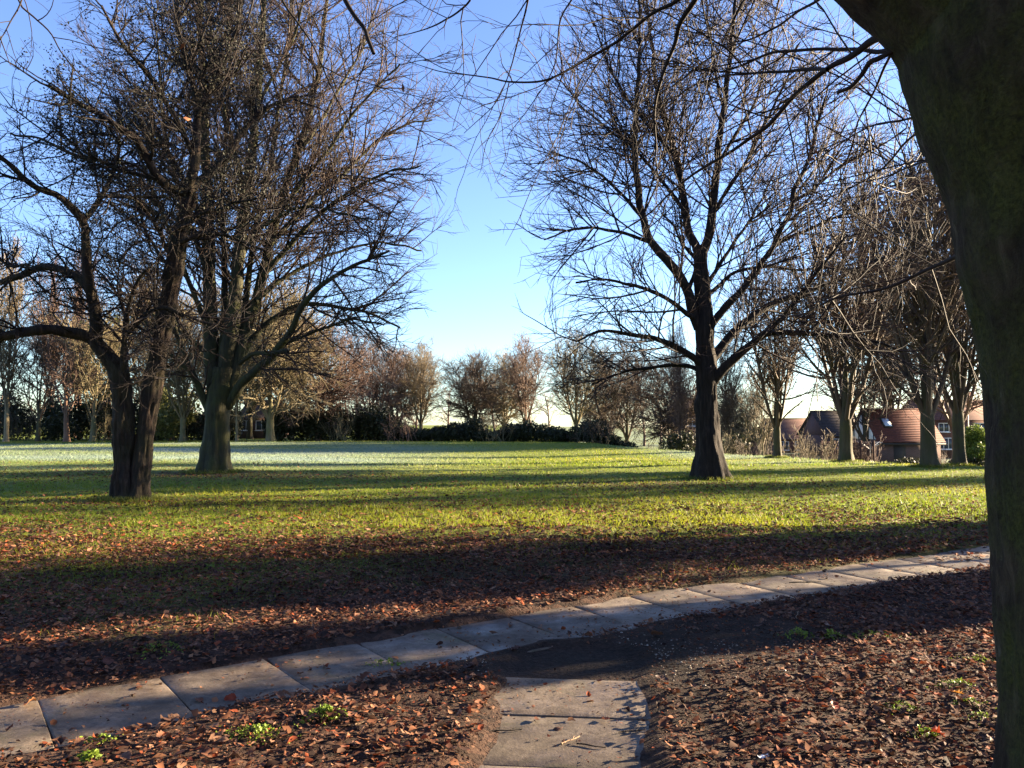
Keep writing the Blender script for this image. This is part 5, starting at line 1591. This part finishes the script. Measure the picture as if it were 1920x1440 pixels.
def big_leaves():
    g = np.random.default_rng(803)
    n = 0
    while n < 285:
        x, y = wedge(g, 1, 3.0, 7.6, 'uni'); x, y = float(x[0]), float(y[0])
        if abs(x) > .66 * y: continue
        if g.random() > m_litter(np.array([x]), np.array([y]))[0]: continue
        if on_path(np.array([x]), np.array([y]), -.02)[0] and g.random() > .06: continue
        put_leaf(x, y, .026 + .020 * g.random() ** 1.5, g, 'brown curled dead leaf lying in the litter near the paths', 'large fallen leaves near the paths')
        n += 1
    for px, py, s, m, lab in [
            (1800, 1316, .036, M_ORANGE, 'bright orange leaf on the ground beside the near trunk'),
            (1752, 1390, .048, M_REDL, 'large dark red leaf below the orange leaf at right'),
            (1486, 1336, .036, M_REDL, 'red leaf in the sunlit litter left of the near trunk'),
            (1566, 1340, .034, M_REDL, 'red leaf beside a moss tuft in the sunlit litter'),
            (305, 1174, .045, M_TAN, 'pale tan leaf standing up in the shaded litter at left'),
            (500, 1178, .05, M_TAN, 'big curled tan leaf above the long path'),
            (582, 1198, .05, M_LEAF, 'curled leaf on the upper edge of the long path'),
            (684, 1274, .05, M_LEAF, 'upright brown leaf on the lower edge of the long path'),
            (58, 1314, .036, M_TAN, 'small tan leaf on the path at far left'),
            (372, 1308, .03, M_LEAF, 'single leaf lying on the long path near a joint'),
            (432, 1305, .035, M_REDL, 'reddish leaf lying on the long path right of a joint')]:
        x, y = ground_px(px, py)
        put_leaf(x, y, s, g, lab, None, m, .45)
big_leaves()

# pebbles in the trodden earth
def pebbles():
    g = np.random.default_rng(804)
    n = 900
    x = .55 + g.normal(size=n) * .55; y = 5.0 + g.normal(size=n) * .28
    k = ~on_path(x, y, .02)
    x, y = x[k], y[k]; n = len(x)
    ico = np.array([(0, 0, 1), (.9, 0, .1), (.1, .85, 0), (-.85, .1, .1), (0, -.9, 0), (0, 0, -.6)])
    F = np.array([(0, 1, 2), (0, 2, 3), (0, 3, 4), (0, 4, 1), (5, 2, 1), (5, 3, 2), (5, 4, 3), (5, 1, 4)])
    s = .003 + .007 * g.random(n) ** 2
    V = ico[None] * (1 + .25 * g.normal(size=(n, 6, 1))) * s[:, None, None] * np.array([1.2, 1, .7])
    V = V + np.stack([x, y, gz(x, y) + s * .3], -1)[:, None]
    c = np.repeat((np.array([.16, .14, .12]) + .22 * g.random(n)[:, None] ** 3 * np.array([1, 1, .95])), 6, 0)
    o = obj('gravel', mesh_np('gravel', V.reshape(-1, 3), (F[None] + (np.arange(n) * 6)[:, None, None]).reshape(-1, 3), False, c), col_mat('pebble', .0, .7))
    tag(o, 'scattered pale gravel in the trodden earth at the junction', 'gravel', None, 'stuff')
pebbles()

def twig(px, py, ln, ang, r, label, fork=True, m=None):
    g = np.random.default_rng(int(px + py))
    x, y = ground_px(px, py)
    z = float(surf(np.array([x]), np.array([y]))[0]) + r * .8
    a = ang
    p = np.array([(-.5, 0, 0), (-.2, .03, .004), (.15, -.02, .006), (.5, .02, .003)]) * ln
    c, s = math.cos(a), math.sin(a)
    root = empty('fallen_twig', (x, y, z), label, 'twig')
    root.rotation_euler = (0, 0, a)
    V, F = tubes(catmull(p, 10)[None], np.linspace(r, r * .55, 10)[None] * (1 + .15 * g.normal(size=(1, 10))), 7)
    obj('stem', mesh_np('stem', V, F), m or M_TW, root)
    if fork:
        q = np.array([(.1, -.01, .002), (.22, .07, .012), (.34, .14, .016)]) * ln
        V, F = tubes(catmull(q, 6)[None], np.linspace(r * .6, r * .35, 6)[None], 6)
        obj('side_shoot', mesh_np('side_shoot', V, F), m or M_TW, root)
M_TW = bark_mat('fallen_twig_bark', [(.3, (.10, .065, .04)), (.7, (.28, .19, .12))], 60, .4, .3)
twig(1070, 1382, .13, .75, .0045, 'short pale forked twig on the side path')
twig(1108, 1392, .14, -.35, .004, 'dark curved twig right of the forked one on the side path', False, M_BARK_C)
twig(948, 1364, .16, .12, .004, 'long thin twig on the left edge of the side path', True, M_BARK_C)
twig(695, 1364, .20, .55, .005, 'bent brown twig in the litter left of the side path', False)
twig(1495, 1162, .24, 1.2, .005, 'pale upright curved twig in the shaded earth at right', False)
twig(1510, 1089, .32, .1, .006, 'dark forked twig lying on the long path', True, M_BARK_C)
twig(1185, 1365, .14, .2, .004, 'thin twig near the right edge of the side path', True, M_BARK_C)
twig(1550, 1394, .16, .6, .004, 'pale straight twig in the sunlit litter at right', False)
twig(1360, 1312, .09, .5, .005, 'short pale stick right of the side path', False)

def moss(px, py, w, n, label, hue=0, leaf=.011, seed=0):
    g = np.random.default_rng(1000 + seed)
    x, y = ground_px(px, py)
    z = float(gz(x, y))
    c = np.stack([g.normal(size=n) * w * .40, g.normal(size=n) * w * .28, np.zeros(n)], -1)
    r = np.hypot(c[:, 0] / w, c[:, 1] / w)
    c[:, 2] = .008 + (.022 + .03 * g.random()) * np.exp(-(r * 2.2) ** 2) * (.4 + .8 * g.random(n))
    root = empty('ground_plant', (x, y, z), label, 'plant', 'small green plants growing through the litter')
    c[:, 0] *= .7 + .9 * g.random(); c[:, :2] += .25 * w * np.stack([n2(c[:, 0] / w * 3, c[:, 1] / w * 3 + seed, 1, 7), n2(c[:, 0] / w * 3 + 9, c[:, 1] / w * 3 + seed, 1, 8)], -1)
    V, F = leaf_quads(c, leaf * (.55 + .6 * g.random()), g, np.tile([[0, 0, 1.0]], (n, 1)), .4, .3 + .4 * g.random())
    me = mesh_np('leaves', V, F, False)
    obj('leaves', me, M_PL, root)
    k = 26
    s = c[:k].copy(); s[:, 2] = -.01
    Q = np.stack([s * np.array([.6, .6, 1]), (s + c[:k]) / 2, c[:k]], 1)
    V, F = tubes(Q, np.full((k, 3), .0014), 3)
    tag(obj('stems', mesh_np('stems', V, F), M_PL, root), kind='stuff')
M_PL = foliage_mat('small_green_plant', (.09, .15, .018), (.21, .27, .035), .3)
for i, (px, py, w, n, lab) in enumerate([
        (480, 1388, .20, 420, 'largest bright green plant below the long path'),
        (608, 1356, .13, 200, 'darker green plant up and right of the largest one'),
        (193, 1390, .08, 90, 'small grassy sprout on the lower edge of the path at left'),
        (168, 1437, .09, 110, 'green plant cut by the bottom edge at left'),
        (1838, 1246, .14, 200, 'bright moss tuft touching the near trunk'),
        (1798, 1292, .13, 180, 'bright moss tuft above the orange leaf'),
        (1822, 1330, .10, 130, 'moss tuft just below the orange leaf'),
        (1840, 1358, .10, 120, 'lowest moss tuft beside the near trunk'),
        (1692, 1338, .12, 160, 'yellow green moss strip left of the orange leaf'),
        (1735, 1385, .07, 80, 'tiny tuft beside the large red leaf'),
        (1497, 1198, .12, 120, 'dim green tuft in the shaded litter, leftmost of three'),
        (1562, 1202, .10, 90, 'dim green tuft in the shaded litter, middle of three'),
        (1640, 1204, .16, 160, 'dim green tuft in the shaded litter, rightmost of three'),
        (300, 1225, .22, 200, 'dim grass tuft above the long path at left'),
        (725, 1238, .10, 70, 'small sprout beside the upper edge of the long path')]):
    moss(px, py, w, n, lab, 0, .011, i)

def scrap():
    g = np.random.default_rng(5)
    x, y = ground_px(1430, 1432)
    u, v = np.meshgrid(np.linspace(-1, 1, 6), np.linspace(-1, 1, 4), indexing='ij')
    V = np.stack([u * .028, v * .012, .010 * g.random(u.shape) + .006 * np.abs(u)], -1).reshape(-1, 3)
    i = (np.arange(5)[:, None] * 4 + np.arange(3)[None])
    o = obj('paper_scrap', mesh_np('paper_scrap', V, np.stack([i, i + 4, i + 5, i + 1], -1).reshape(-1, 4), False), plain('bluish_white_paper', (.55, .6, .68), .4))
    o.location = (x, y, float(gz(x, y)) + .018); o.rotation_euler = (0, 0, .15)
    tag(o, 'crumpled bluish white scrap at the bottom edge right of the side path', 'litter')
scrap()
